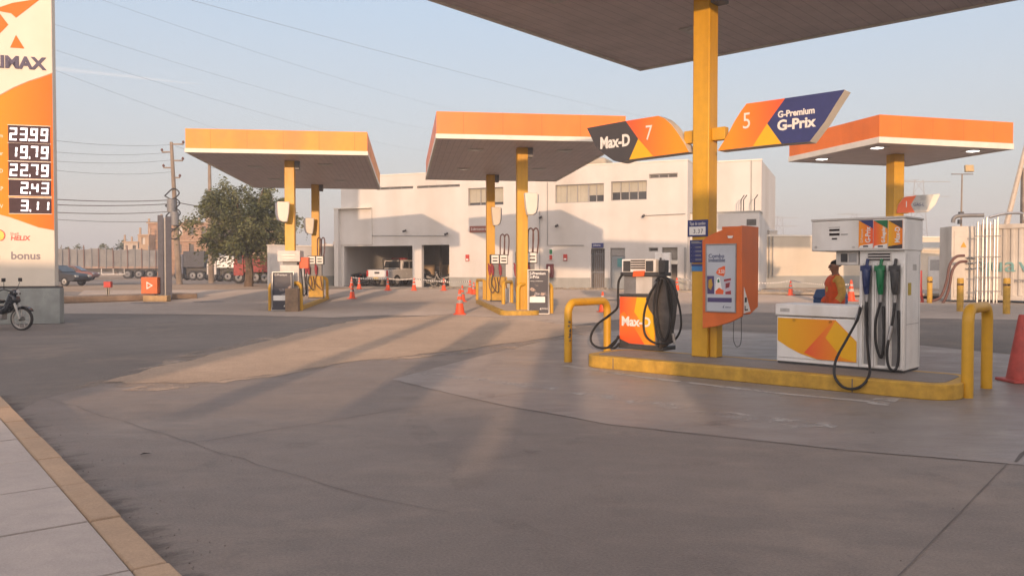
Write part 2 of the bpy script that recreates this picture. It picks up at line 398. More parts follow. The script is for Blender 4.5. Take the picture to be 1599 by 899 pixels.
far = [(-16, 27.5)] + [tuple(p[:2]) for p in gp([(330, 491), (520, 496), (600, 492), (720, 494), (900, 508), (1000, 494), (1150, 486), (1400, 497), (1640, 500)])] + [(34, 46.5), (-8, 47.2), (-24, 45.6)]
sheet('concrete_pump_yard', far, concrete_far, .004)
# kerbed verge between the yard and the road
v1, v2 = G(95, 474), G(262, 459)
d = (v2 - v1); d.normalize(); nrm = Vector((-d.y, d.x, 0))
vg = MB(); P = [v1 - d * 14, v2 + d * 1.5, v2 + d * 1.5 + nrm * 1.6, v1 - d * 14 + nrm * 1.6]
vg.prism_z([(p.x, p.y) for p in P], 0, .3)
o = vg.build('verge', M('verge_earth', (.3, .215, .15), .95, var=.25, scale=1.2, bump=.4), bevel=.05); o['kind'] = 'structure'
road = sheet('road', [(-160, 62), (-14, 62), (-14, 82), (-160, 88)], asphalt, .006)

# lower left pavement with tan kerb
e0, e1 = G(0, 617, .1), G(287, 899, .1)
dk = (e0 - e1).normalized(); nk = Vector((-dk.y, dk.x, 0))      # nk points left
if nk.x > 0: nk = -nk
far_e, near_e = e1 + dk * 7.6, e1 - dk * 7
kb = MB(); Lk = (far_e - near_e).length; s0 = -.35 + .95; rnd = random.Random(31); prev = 0
while prev < Lk:
    nx = min(Lk, s0); a_, b__ = prev + .004, nx - .004; dz = rnd.uniform(-.003, .003); dn = rnd.uniform(-.003, .003)
    kb.prism_z([tuple((near_e + dk * a_ - nk * dn)[:2]), tuple((near_e + dk * b__ - nk * dn)[:2]), tuple((near_e + dk * b__ + nk * .17)[:2]), tuple((near_e + dk * a_ + nk * .17)[:2])], -.05, .1 + dz)
    prev = nx; s0 += .95
o = kb.build('kerb', kerb_m, bevel=.014); o['kind'] = 'structure'
kd = MB(); kd.prism_z([tuple((near_e + nk * .008)[:2]), tuple((far_e + nk * .008)[:2]), tuple((far_e + nk * .165)[:2]), tuple((near_e + nk * .165)[:2])], -.04, .085); o = kd.build('kerb_bed', joint_m); o['kind'] = 'structure'
pv = MB()
L_ = (far_e - near_e).length; step = .95; k = 0
s0 = -.35
while s0 < L_:
    a, b = max(0, s0) + .008, min(L_, s0 + step) - .008
    for t0, t1 in ((.178, 1.4), (1.41, 2.7), (2.71, 4.2)):
        q = [near_e + dk * a + nk * t0, near_e + dk * b + nk * t0, near_e + dk * b + nk * t1, near_e + dk * a + nk * t1]
        pv.prism_z([tuple(p[:2]) for p in q], 0, .1 + random.uniform(-.002, .002))
    s0 += step
o = pv.build('pavement', pave_m, bevel=.004, seg=1); o['kind'] = 'structure'
gr = MB(); q = [near_e + nk * .172, far_e + nk * .172, far_e + nk * 4.2, near_e + nk * 4.2]
gr.prism_z([tuple(p[:2]) for p in q], -.02, .088); o = gr.build('pavement_bed', joint_m); o['kind'] = 'structure'

# joints and cracks of the concrete, oil streaks along the kerb, painted lines
def strip(mb, pts, w, z, seed=0, jit=.01):
    rnd = random.Random(seed); P = [Vector((p[0], p[1], 0)) for p in pts]
    Q = []
    for a, b in zip(P, P[1:]):
        n = max(2, int((b - a).length / .25))
        for i in range(n): Q.append(a.lerp(b, i / n) + Vector((rnd.uniform(-jit, jit), rnd.uniform(-jit, jit), 0)))
    Q.append(P[-1]); prev = None
    for i, p in enumerate(Q):
        t = (Q[min(i + 1, len(Q) - 1)] - Q[max(0, i - 1)]).normalized(); nn = Vector((-t.y, t.x, 0)); ww = w * rnd.uniform(.6, 1.3) / 2
        n = mb.add([(p.x + nn.x * ww, p.y + nn.y * ww, z), (p.x - nn.x * ww, p.y - nn.y * ww, z)])
        if prev is not None: mb.face((prev, prev + 1, n + 1, n))
        prev = n
jt = MB()
strip(jt, gp([(1398, 905), (1572, 725)]), .008, .0065, 1, .002)
strip(jt, gp([(620, 595), (760, 628), (960, 664), (1330, 704), (1575, 725), (1700, 740)]), .008, .0065, 2, .02)
strip(jt, gp([(1588, 722), (1612, 690)]), .03, .007, 3, .02)
strip(jt, gp([(75, 622), (180, 655), (300, 692), (430, 735), (560, 772), (700, 800)]), .006, .0066, 4, .025)
strip(jt, gp([(300, 692), (620, 640), (830, 612)]), .008, .0067, 5, .02)
jt.build('concrete_joints', joint_m)['kind'] = 'structure'
bpy.data.objects['concrete_joints']['kind'] = 'structure'
# grimy gutter: dark smears that run out from the kerb
gm = bpy.data.materials.new('gutter_grime'); gm.use_nodes = True; n_ = gm.node_tree; L_n = n_.links; p_ = n_.nodes['Principled BSDF']; p_.inputs['Base Color'].default_value = (.1, .087, .079, 1); p_.inputs['Roughness'].default_value = .85; p_.inputs['Diffuse Roughness'].default_value = 1
tc_ = n_.nodes.new('ShaderNodeTexCoord'); mp_ = n_.nodes.new('ShaderNodeMapping'); mp_.inputs['Scale'].default_value = (6, 2.0, 1); mp_.inputs['Rotation'].default_value = (0, 0, R(-14)); L_n.new(tc_.outputs['Object'], mp_.inputs[0])
z_ = n_.nodes.new('ShaderNodeTexNoise'); z_.inputs['Scale'].default_value = 1; z_.inputs['Detail'].default_value = 7; z_.inputs['Roughness'].default_value = .68; L_n.new(mp_.outputs[0], z_.inputs['Vector'])
sp_ = n_.nodes.new('ShaderNodeSeparateXYZ'); L_n.new(tc_.outputs['Object'], sp_.inputs[0])
fa = n_.nodes.new('ShaderNodeMapRange'); fa.inputs['From Min'].default_value = 0; fa.inputs['From Max'].default_value = .42; fa.inputs['To Min'].default_value = .13; fa.inputs['To Max'].default_value = -.22; L_n.new(sp_.outputs['Y'], fa.inputs['Value'])
ad_ = n_.nodes.new('ShaderNodeMath'); L_n.new(z_.outputs['Fac'], ad_.inputs[0]); L_n.new(fa.outputs[0], ad_.inputs[1])
r_ = n_.nodes.new('ShaderNodeMapRange'); r_.inputs['From Min'].default_value = .5; r_.inputs['From Max'].default_value = .68; r_.inputs['To Max'].default_value = .4; L_n.new(ad_.outputs[0], r_.inputs['Value']); L_n.new(r_.outputs[0], p_.inputs['Alpha'])
gt = MB(); gt.quad((0, 0, 0), (L_, 0, 0), (L_, .5, 0), (0, .5, 0))
o = gt.build('gutter_grime', gm, None, loc=(near_e.x, near_e.y, .0055)); o['kind'] = 'structure'
o.rotation_euler = (0, 0, math.atan2(dk.y, dk.x))
ok_ = Vector((-dk.y, dk.x, 0)).dot(-nk) > 0
if not ok_: o.scale = (1, -1, 1)
# loose grit
gt = MB(); rnd = random.Random(12)
for k in range(300):
    if k < 210: p = near_e + dk * rnd.uniform(2, 14) - nk * abs(rnd.gauss(0, .22))
    else: p = G(rnd.uniform(60, 1500), 575 + 320 * rnd.random() ** 1.4)
    s_ = rnd.uniform(.003, .008); gt.box((p.x, p.y, .006 + s_ * .3), (s_, s_ * rnd.uniform(.6, 1.3), s_ * .7), rnd.uniform(0, 180), rnd.uniform(-30, 30))
o = gt.build('grit', M('grit', (.24, .205, .18), .9, var=.4, scale=30)); o['kind'] = 'stuff'
def worn(name, cover, scale, seed):
    m = bpy.data.materials.new(name); m.use_nodes = True; n = m.node_tree; L = n.links; p = n.nodes['Principled BSDF']; p.inputs['Base Color'].default_value = (.52, .48, .44, 1); p.inputs['Roughness'].default_value = .75
    tc = n.nodes.new('ShaderNodeTexCoord'); z = n.nodes.new('ShaderNodeTexNoise'); z.inputs['Scale'].default_value = scale; z.inputs['Detail'].default_value = 8; z.inputs['Roughness'].default_value = .72; L.new(tc.outputs['Object'], z.inputs['Vector'])
    r = n.nodes.new('ShaderNodeValToRGB'); r.color_ramp.elements[0].position = cover; r.color_ramp.elements[1].position = cover + .12; L.new(z.outputs['Fac'], r.inputs['Fac'])
    mu = n.nodes.new('ShaderNodeMath'); mu.operation = 'MULTIPLY'; mu.inputs[1].default_value = .8; L.new(r.outputs['Color'], mu.inputs[0]); L.new(mu.outputs[0], p.inputs['Alpha']); return m
ln = MB()
strip(ln, gp([(880, 571), (1010, 590), (1200, 613), (1385, 630)]), .12, .0075, 6, .006)
ln.quad(*[(p.x, p.y, .0082) for p in gp([(1352, 631), (1366, 622), (1408, 623), (1386, 634)])])
w2 = MB(); strip(w2, gp([(600, 578), (740, 592), (900, 612), (1060, 636), (1180, 655), (1305, 668)]), .3, .0075, 7, .03)
w2.quad(*[(p.x, p.y, .0079) for p in gp([(1235, 668), (1262, 656), (1302, 661), (1282, 671)])])
o = w2.build('scuffed_marking', worn('scuffed_paint', .5, 3.2, 1)); o['kind'] = 'structure'
sc = worn('scattered_gravel', .47, 1.1, 5); sc.node_tree.nodes['Principled BSDF'].inputs['Base Color'].default_value = (.31, .245, .19, 1); sc.node_tree.nodes['Principled BSDF'].inputs['Diffuse Roughness'].default_value = 1
sheet('scattered_gravel', GRAVEL_RING, sc, .0058)
tm = worn('tyre_rubber', .5, 1.6, 3); tm.node_tree.nodes['Principled BSDF'].inputs['Base Color'].default_value = (.1, .087, .08, 1); tm.node_tree.nodes['Principled BSDF'].inputs['Roughness'].default_value = .7
for q_ in tm.node_tree.nodes:
    if q_.type == 'MATH': q_.inputs[1].default_value = .22
    if q_.type == 'VALTORGB': q_.color_ramp.elements[1].position = .8
tk = MB()
for k, P_ in enumerate([[(300, 905), (620, 760), (900, 690), (1250, 650), (1620, 640)], [(520, 905), (760, 800), (1050, 730), (1400, 690), (1640, 670)], [(900, 905), (700, 720), (640, 620), (700, 545), (800, 500)], [(1150, 905), (860, 720), (760, 620), (790, 550), (870, 500)], [(200, 760), (500, 690), (900, 640), (1250, 690), (1620, 800)]]):
    strip(tk, [(p.x, p.y) for p in spline(gp(P_), 10)], .22, .0068 + k * .00015, 30 + k, .01)
o = tk.build('tyre_marks', tm); o['kind'] = 'structure'
paint_m = worn('line_paint', .36, 2.4, 2)
o = ln.build('road_markings', paint_m); o['kind'] = 'structure'
mh = MB()
for (x, y, r) in ((232, 473, .6), (325, 471, .55), (965, 459, .9)):
    p = G(x, y); mh.quad(*[(p.x + r * math.cos(a) * 1.3, p.y + r * math.sin(a), zg(p.y) + .012) for a in [2 * math.pi * k / 18 for k in range(18)]])
o = mh.build('drain_covers', stain_m); o['kind'] = 'structure'
lf = MB(); p = G(228, 711)
lf.quad((p.x - .05, p.y - .012, .012), (p.x - .01, p.y - .02, .03), (p.x + .05, p.y, .02), (p.x + .01, p.y + .02, .015))
tag(lf.build('dry_leaf', stain_m), 'dry curled brown leaf lying on the concrete near the pavement', 'leaf')

# far hills and low tree line
hl = MB(); rnd = random.Random(9)
hillm = M('far_hill', (.22, .19, .17), .95, var=.1, scale=.02)
xs = list(range(-415, 416, 25)); ring = []
for x in xs:
    h = 5.5 + 7 * math.exp(-((x - 190) / 85.0) ** 2) + rnd.uniform(-1, 1)
    ring.append(hl.add([(x, 540, -1), (x, 575, h), (x, 635, h * .8)]))
for a, b in zip(ring, ring[1:]): hl.face((a, b, b + 1, a + 1)); hl.face((a + 1, b + 1, b + 2, a + 2))
o = hl.build('hills', hillm, sharp=80); o['kind'] = 'structure'

# ---------------------------------------------------------------- canopies
ISL_R = -41.5
def canopy(label, P0, rot, w, d, H, th, cols, lights, fm, lit=False, colw=.36, trim=.15, colzs=0.0, caps=True):
    t = empty('fuel_canopy', P0, rot, label, 'canopy')
    MB().bx(.1, w - .1, .1, d - .1, H + th - .12, H + th - .06).build('roof', white, t)
    MB().bx(.06, w - .06, .06, d - .06, H + .03, H + .06).build('soffit', soffit, t)
    f = MB(); z0, z1 = H + trim, H + th
    f.bx(0, w, 0, .06, z0, z1); f.bx(0, w, d - .06, d, z0, z1); f.bx(0, .06, .06, d - .06, z0, z1); f.bx(w - .06, w, .06, d - .06, z0, z1)
    f.build('fascia', fm, t)
    g = MB(); e = .025; z0, z1 = H, H + trim - .003
    g.bx(-e, w + e, -e, .06, z0, z1); g.bx(-e, w + e, d - .06, d + e, z0, z1); g.bx(-e, .06, .06, d - .06, z0, z1); g.bx(w - .06, w + e, .06, d - .06, z0, z1)
    g.build('trim', cream, t, bevel=.01)
    for cx, cy in cols:
        c = MB().bx(cx - colw / 2, cx + colw / 2, cy - colw / 2, cy + colw / 2, colzs, H + .03).build('column', yellow, t, bevel=.018)
        if caps: MB().bx(cx + colw / 2 + .002, cx + colw / 2 + .18, cy - .12, cy + .12, H - .28, H + .028).build('junction_box', pump_grey, c, bevel=.01)
    for lx, ly in lights:
        m = MB(); m.bx(lx - .26, lx + .26, ly - .26, ly + .26, H + .012, H + .03)
        q = m.build('ceiling_light', offwhite, t, bevel=.006)
        MB().bx(lx - .14, lx + .14, ly - .14, ly + .14, H - .002, H + .012).build('lens', lamp_on if lit else lamp_off, q)
    return t
def toloc(P, rot, Q):
    e = Vector((math.cos(R(rot)), math.sin(R(rot)), 0)); d = Vector(Q) - Vector(P); return d.dot(e), d.dot(Vector((-e.y, e.x, 0)))
# left, middle, right canopies
C1 = Vector((-11.2, 28.0, 0)); r1 = 7.2
canopy('left fuel canopy with faded yellow orange fascia in front of the green tree', C1, r1, 6.15, 12.5, 5.5, .82,
       [toloc(C1, r1, (-8.3, 30.5, 0)), toloc(C1, r1, (-9.45, 39.2, 0))], [(1.6, 4), (4.4, 3), (1.6, 8.6), (4.5, 8.8)], orange_faded)
C2 = Vector((-2.31, 25.0, 0)); r2 = 7.6
canopy('middle fuel canopy with bright orange fascia in front of the white building', C2, r2, 5.95, 11.8, 5.5, .83,
       [toloc(C2, r2, (.33, 27.2, 0)), toloc(C2, r2, (-.93, 35.1, 0))], [(1.4, 2.4), (4.4, 2.2), (1.4, 7.8), (4.4, 7.4)], orange)
C4 = Vector((11.65, 25.9, 0)); r4 = 15.5
canopy('small right fuel canopy on one column with lit ceiling lamps', C4, r4, 5.3, 4.8, 5.5, .9,
       [toloc(C4, r4, (13.5, 28.75, 0))], [(.75, 1.0), (4.4, .75), (.75, 3.9), (4.0, 3.9)], orange, True, .42, .2, caps=False)
# near canopy overhead: far corner, runs towards the viewer
CN = Vector((2.78, 17.7, 0))
ea = Vector((math.cos(R(ISL_R)), math.sin(R(ISL_R)), 0)); eb = Vector((-ea.y, ea.x, 0))
colN = G(1099, 556, .19); colN.z = 0
PN = CN - eb * 6.45
cx, cy = toloc(PN, ISL_R, colN)
canopy('near fuel canopy overhead, seen from below with one thick yellow column', PN, ISL_R, 13.5, 6.45, 5.8, .85,
       [(cx, cy), (cx + 7.2, cy)], [(1.6, 1.5), (2.4, 4.6), (5.2, 1.5), (6.2, 4.6), (9.6, 1.5), (9.6, 4.6)], orange, False, .28, .1, .19)

# ---------------------------------------------------------------- pump islands
def island(label, P, rot, L, W, h, m, topm):
    t = empty('pump_island', P, rot, label, 'island')
    def out(e, n=7):
        pts = []
        r = W / 2 * .55
        for cx, cy, a0 in ((L - r, r, -90), (L - r, W - r, 0), (r, W - r, 90), (r, r, 180)):
            for k in range(n): a = R(a0 + 90 * k / (n - 1)); pts.append((cx + (r - e) * math.cos(a), cy + (r - e) * math.sin(a)))
        return pts
    MB().prism_z(out(0), 0, h).build('kerb', m, t, bevel=.015)
    if L < 6:
        j = MB()
        for x in (.62, 4.15): j.bx(x, x + .014, -.002, .05, .01, h - .012)
        j.build('kerb_joint', joint_m, t)
    MB().prism_z(out(.16), h - .02, h + .004).build('top_slab', topm, t)
    return t
IP = G(905, 572); IP.z = 0
island('near yellow kerbed pump island holding the two closest pumps', IP, ISL_R + .8, 5.3, 1.3, .19, yellow_old, concrete)
ea2 = Frame((0, 0, 0), r2)
P = Vector((.36, 26.4, 0)) - ea2.ex * .72
island('yellow kerbed pump island under the middle canopy', P, r2 + 90, 9.6, 1.3, .15, yellow_old, concrete_far).location = P + ea2.ex * 1.3
ea1 = Frame((0, 0, 0), r1)
P = Vector((-8.25, 29.8, 0)) - ea1.ex * .72
island('pump island under the left canopy', P, r1 + 90, 10.2, 1.3, .15, yellow_old, concrete_far).location = P + ea1.ex * 1.3

# hooped barriers
def hoop(label, p, q, h, r=.066, m=None):
    """bent pipe from ground point p to q"""
    p = Vector(p); q = Vector(q); t = (q - p); L = t.length; t.normalize(); u = Vector((0, 0, 1)); c = .17; pts = [Vector((0, 0, 0)), Vector((0, 0, h - c))]
    tx = Vector((1, 0, 0))
    for k in range(1, 7): a = R(15 * k); pts.append(Vector((c - c * math.cos(a), 0, h - c + c * math.sin(a))))
    for k in range(0, 7): a = R(90 - 15 * k); pts.append(Vector((L - c + c * math.cos(a), 0, h - c + c * math.sin(a))))
    pts.append(Vector((L, 0, 0)))
    o = MB().tube(pts, r, 14).build('hoop_barrier', m or yellow)
    o.location = p; o.rotation_euler = (0, 0, math.atan2(t.y, t.x))
    return tag(o, label, 'barrier', 'yellow hooped pipe barriers')
a = G(887, 565); b = a + eb * 1.12
hoop('yellow hoop barrier with peeling paint at the near island beside the charcoal topped pump', a, b, .98)
a = G(1510, 621); hoop('yellow hoop barrier at the near island end beside the faded red cone', a, a + eb * 1.02, 1.06)
def hp(label, x0, y0, x1, y1, h, r=.07): hoop(label, G(x0, y0), G(x1, y1), h, r)
hp('yellow hoop barrier behind the dark advertising board at the middle island', 809, 491, 861, 489, 1.0)
hp('yellow hoop barrier second from the front on the middle island', 786, 481, 799, 478, 1.0)
hp('yellow hoop barrier at the far end of the middle island', 759, 471.5, 785, 470, 1.0)
hp('yellow hoop barrier furthest left at the middle island', 745, 468, 756, 463, .95)
hp('yellow hoop barrier around the advertising board at the left island', 422, 485, 470, 485, 1.0)
hp('yellow hoop barrier beside the hoses at the far end of the left island', 489, 468, 511, 465, 1.05)
# flaked paint on the near barrier
fl = MB(); rnd = random.Random(3)
for (z, s) in ((.66, .03), (.6, .02), (.52, .04), (.46, .03), (.42, .035), (.36, .02)):
    a0 = rnd.uniform(-.5, .1)
    for k in range(5):
        aa = -2.1 + a0 + k * .12; fl.quad(*[(.0675 * math.cos(b_), .0675 * math.sin(b_), z + dz) for b_, dz in ((aa, -s * rnd.random()), (aa + .13, -s * rnd.random()), (aa + .13, s * rnd.random()), (aa, s * rnd.random()))])
hb = [o for o in bpy.data.objects if o.name.startswith('hoop_barrier')][0]
fl.build('chipped_paint', joint_m, hb)
# ---------------------------------------------------------------- lane signs on the near column
SF = Frame((colN.x, colN.y, 0), ISL_R)
def zz(pts): return [(900 + x * 450 / 1599.0, 120 + y * 450 / 1599.0) for x, y in pts]
def arc_in(poly): return poly
def blade(label, frame, outline, faces, y0=-.13, y1=.11, side=cream):
    t = empty('lane_sign', frame.P, frame.rot, label, 'lane sign', 'wing shaped lane signs on the columns')
    MB().prism(frame.poly(outline, y0), y0, y1).build('casing', side, t, bevel=.006)
    for k, (nm, pts, m) in enumerate(faces):
        MB().prism(frame.poly(pts, y0), y0 - .006 - .0015 * k, y0 - .001).build(nm, m, t)
    return t
left_out = zz([(60, 285), (275, 246), (455, 217), (490, 232), (530, 268), (568, 320), (600, 372), (625, 417), (295, 460), (243, 475), (208, 466), (170, 440), (135, 412), (108, 385), (88, 345)])
t1 = blade('lane sign with charcoal end, large white Max-D lettering and number 7', SF, left_out, [
    ('orange_face', zz([(275, 246), (455, 217), (490, 232), (530, 268), (568, 320), (600, 372), (625, 417), (295, 460), (345, 345)]), org_print_l),
    ('charcoal_face', zz([(60, 285), (275, 246), (345, 345), (295, 460), (243, 475), (208, 466), (170, 440), (135, 412), (108, 385), (88, 345)]), greyb),
    ('yellow_triangle', zz([(345, 345), (428, 442), (295, 460)]), yel_print)])
x, z = SF(937, 232.5, -.14); x2, _ = SF(983, 226, -.14)
text('lettering', 'Max-D', .265, wht, t1, (x, -.142, z), fit=x2 - x, bold=.009)
x, z = SF(1007.5, 219, -.14); text('number', '7', .33, wht, t1, (x, -.1435, z), sx=.8)
right_out = zz([(785, 411), (830, 340), (880, 245), (915, 190), (945, 150), (1160, 120), (1490, 72), (1440, 150), (1380, 248), (1295, 360), (1140, 372)])
t2 = blade('lane sign with navy end, white G-Premium G-Prix lettering and number 5', SF, right_out, [
    ('orange_face', zz([(785, 411), (830, 340), (880, 245), (915, 190), (945, 150), (1160, 120), (1060, 260), (980, 387)]), org_print),
    ('navy_face', zz([(1160, 120), (1490, 72), (1440, 150), (1380, 248), (1295, 360), (1140, 372), (1060, 260)]), navy2),
    ('yellow_triangle', zz([(1060, 260), (1140, 372), (980, 387)]), yel_print)])
x, z = SF(1214.5, 184, -.14); text('lettering', 'G-Premium', .125, wht, t2, (x, -.142, z), fit=SF(1272, 178, -.14)[0] - x, bold=.004)
x, z = SF(1213.5, 204, -.14); text('lettering', 'G-Prix', .2, wht, t2, (x, -.142, z), fit=SF(1274, 197, -.14)[0] - x, bold=.007)
x, z = SF(1159, 201.5, -.14); text('number', '5', .33, wht, t2, (x, -.1435, z), sx=.85)
for t, xa, xb in ((t1, -.33, -.141), (t2, .141, .36)):
    MB().bx(xa, xb, -.06, .06, 3.47, 3.66).build('bracket_arm', yellow, t, bevel=.008)

# ---------------------------------------------------------------- notices on the near column
cf = Frame(SF.P, ISL_R); yc = -.141
def plate(name, label, cat, px0, py0, px1, py1, m, y0=yc - .02, y1=yc, frame=cf, bev=.006):
    (xa, za), (xb, zb) = frame(px0, py0, y0), frame(px1, py1, y0)
    t = empty(name, frame.P, frame.rot, label, cat); MB().bx(min(xa, xb), max(xa, xb), y0, y1, min(za, zb), max(za, zb)).build('panel', m, t, bevel=bev)
    return t, min(xa, xb), max(xa, xb), min(za, zb), max(za, zb)
t, xa, xb, za, zb = plate('exchange_rate_sign', 'navy exchange rate sign with a white number strip on the near column', 'sign', 1073.5, 344, 1105, 369, navy2)
w = xb - xa; h = zb - za
MB().bx(xa + w * .1, xb - w * .1, yc - .024, yc - .0205, za + h * .1, za + h * .6).build('number_strip', wht, t)
text('lettering', 'Tipo de cambio', h * .27, wht, t, ((xa + xb) / 2, yc - .0215, zb - h * .3), 'CENTER', sx=.62, ext=.001)
text('number', '3.37', h * .36, ink, t, ((xa + xb) / 2 + w * .04, yc - .0255, za + h * .2), 'CENTER', sx=.9, ext=.001, space=1.2)
t, xa, xb, za, zb = plate('services_sign', 'tall navy services sign with four white icons on the near column', 'sign', 1077, 375, 1098.5, 410, navy2)
w = xb - xa; h = zb - za
b = MB()
for k in range(4):
    zc = za + h * (.68 - k * .18)
    b.lathe([(h * .062, 0), (h * .062, .004)], (xa + w * .24, yc - .0245, zc), 14, 'y'); 
b.build('icons', wht, t)
b = MB()
for k in range(4): zc = za + h * (.68 - k * .18); b.bx(xa + w * .42, xa + w * (.82 + .05 * (k % 2)), yc - .0235, yc - .0205, zc - h * .02, zc + h * .02)
b.bx(xa + w * .12, xb - w * .14, yc - .0235, yc - .0205, za + h * .85, za + h * .885); b.bx(xa + w * .12, xb - w * .3, yc - .0235, yc - .0205, za + h * .91, za + h * .94)
b.build('fine_print', alu, t)
t, xa, xb, za, zb = plate('blue_sticker', 'small sky blue sticker with a dark top edge low on the near column', 'sticker', 1080, 412, 1097.5, 423.5, skyblue, yc - .006)
MB().bx(xa, xb, yc - .009, yc - .0065, zb - (zb - za) * .3, zb).build('dark_edge', navy2, t)

# ---------------------------------------------------------------- orange advertising kiosk wrapped round the column
yk = -.36
kt = empty('advertising_kiosk', SF.P, ISL_R, 'orange advertising kiosk with a bright snack poster on the near column', 'kiosk')
kp = [(1097, 512.5), (1096.5, 376), (1103, 370), (1117, 363), (1133, 357), (1158.5, 352), (1158.5, 494), (1140, 503), (1120, 509)]
K = cf.poly(kp, yk)
MB().prism(K, yk, yk + .05).build('front_panel', kiosk_or, kt, bevel=.006)
xr = cf(1158.5, 400, yk)[0]; zt = cf(1158.5, 352, yk)[1]; zb_ = cf(1158.5, 494, yk)[1]
MB().prism_x([(yk + .052, zb_ + .03), (yk + .052, zt), (yk + .56, zt), (yk + .56, zb_ + .12), (yk + .3, zb_ + .02)], xr - .05, xr - .006).build('side_panel', kiosk_or, kt, bevel=.006)
MB().prism_x([(yk + .052, zt - .05), (yk + .052, zt - .006), (yk + .56, zt - .006), (yk + .56, zt - .05)], xr - .34, xr - .052).build('top_panel', kiosk_or, kt)
MB().prism_x([(yk + .053, zb_ + .03), (yk + .3, zb_ + .01), (yk + .55, zb_ + .11), (yk + .55, zb_ + .15), (yk + .053, zb_ + .07)], xr - .34, xr - .053).build('bottom_panel', pump_dark, kt)
lp = MB().prism_x([(yk + .08, zb_ + .04), (yk + .08, zb_ + .42), (yk + .3, zb_ + .06)], xr - .005, xr).build('price_leaflet', wht, kt)
MB().bx(xr + .001, xr + .004, yk + .1, yk + .16, zb_ + .2, zb_ + .27).bx(xr + .001, xr + .004, yk + .1, yk + .2, zb_ + .08, zb_ + .1).bx(xr + .001, xr + .004, yk + .1, yk + .12, zb_ + .1, zb_ + .15).build('print', ink, lp)
(xa, za), (xb, zb) = cf(1102, 486.5, yk), cf(1150.5, 380, yk); w = xb - xa; h = zb - za
fr = MB(); fw = .018
fr.bx(xa, xb, yk - .018, yk, za, za + fw); fr.bx(xa, xb, yk - .018, yk, zb - fw, zb); fr.bx(xa, xa + fw, yk - .018, yk, za + fw, zb - fw); fr.bx(xb - fw, xb, yk - .018, yk, za + fw, zb - fw)
fr.build('poster_frame', alu, kt, bevel=.003)
po = MB().bx(xa + fw, xb - fw, yk - .008, yk - .001, za + fw, zb - fw).build('poster', poster_pale, kt)
def pz(u, v): return xa + w * u, zb - h * v        # poster (right, down)
y_ = yk - .0095
b = MB()
for u in (.42, .62, .82): p = pz(u, .085); b.lathe([(w * .085, 0), (w * .085, .0015)], (p[0], y_ , p[1]), 20, 'y')
b.build('warning_discs', ink, po)
p = pz(.09, .205); text('headline', 'Combo', w * .17, navy, po, (p[0], y_, p[1]), sx=1.0, ext=.001, bold=.001)
p = pz(.09, .265); text('headline', 'Imbatible', w * .17, navy, po, (p[0], y_, p[1]), sx=.88, ext=.001, bold=.001)
MB().prism([pz(*q) for q in ((.34, .42), (.42, .36), (.6, .325), (.64, .33), (.64, .42), (.6, .475), (.5, .465), (.4, .45))], y_, y_ + .0015).build('price_burst', red_print, po)
p = pz(.42, .43); text('price', '3.50', w * .15, wht, po, (p[0], y_ - .001, p[1]), sx=.8, ext=.001, bold=.001)
MB().prism([pz(*q) for q in ((.05, .47), (.28, .47), (.29, .735), (.06, .735))], y_, y_ + .0015).build('snack_pack', ink_purple, po)
MB().prism([pz(*q) for q in ((.1, .53), (.2, .51), (.24, .6), (.18, .68), (.09, .64))], y_ - .001, y_).build('snack_pack_print', yellow_old, po)
MB().prism([pz(*q) for q in ((.38, .5), (.46, .49), (.54, .66), (.55, .73), (.31, .73), (.33, .6))], y_, y_ + .0015).build('drink_cup', wht, po)
MB().prism([pz(*q) for q in ((.33, .69), (.45, .64), (.6, .68), (.58, .735), (.33, .735))], y_ - .001, y_).build('snack_bowl', red_print, po)
MB().prism([pz(*q) for q in ((.39, .53), (.44, .51), (.47, .56), (.4, .57))], y_ - .001, y_).build('cup_print', green, po)
MB().prism([pz(*q) for q in ((.6, .52), (.83, .5), (.84, .735), (.66, .73))], y_, y_ + .0015).build('biscuit_pack', M('lilac_print', (.55, .48, .56), .5), po)
b = MB(); b.prism([pz(*q) for q in ((.6, .52), (.83, .5), (.83, .53), (.61, .55))], y_ - .001, y_); b.prism([pz(*q) for q in ((.66, .58), (.8, .56), (.78, .63), (.66, .65))], y_ - .001, y_); b.prism([pz(*q) for q in ((.65, .7), (.83, .68), (.84, .735), (.66, .735))], y_ - .001, y_)
b.build('biscuit_pack_print', maroon, po)
MB().prism([pz(*q) for q in ((.07, .79), (.86, .785), (.86, .85), (.07, .855))], y_, y_ + .0015).build('banner', ink_purple, po)
MB().prism([pz(*q) for q in ((.56, .93), (.63, .885), (.6, .92), (.62, .935))], y_, y_ + .0015).build('emblem', navy, po)
p = pz(.65, .935); text('emblem_text', 'PRIMAX', w * .07, navy, po, (p[0], y_, p[1]), sx=.8, ext=.0005)
p = cf(1140.5, 367.5, yk)
st = MB().lathe([(.055, 0), (.055, .003)], (p[0], yk - .0035, p[1]), 24, 'y').build('round_sticker', skyblue, kt)
MB().prism([(p[0] - .045, p[1] - .006), (p[0] + .045, p[1] - .006), (p[0] + .03, p[1] - .04), (p[0] - .03, p[1] - .04)], yk - .0055, yk - .004).build('sticker_print', wht, st)
c0 = cf(1146, 498, 0); c1 = cf(1157.5, 492, 0); zl = cf(1151, 541, 0)[1]
MB().tube(spline([(c0[0], 0, c0[1]), (c0[0] - .005, 0, zl + .12), (c0[0] + .03, 0, zl + .015), ((c0[0] + c1[0]) / 2, 0, zl), (c1[0] - .015, 0, zl + .03), (c1[0] + .003, 0, zl + .15), (c1[0], 0, c1[1])], 6), .0045, 6).build('loose_cable', black, kt)
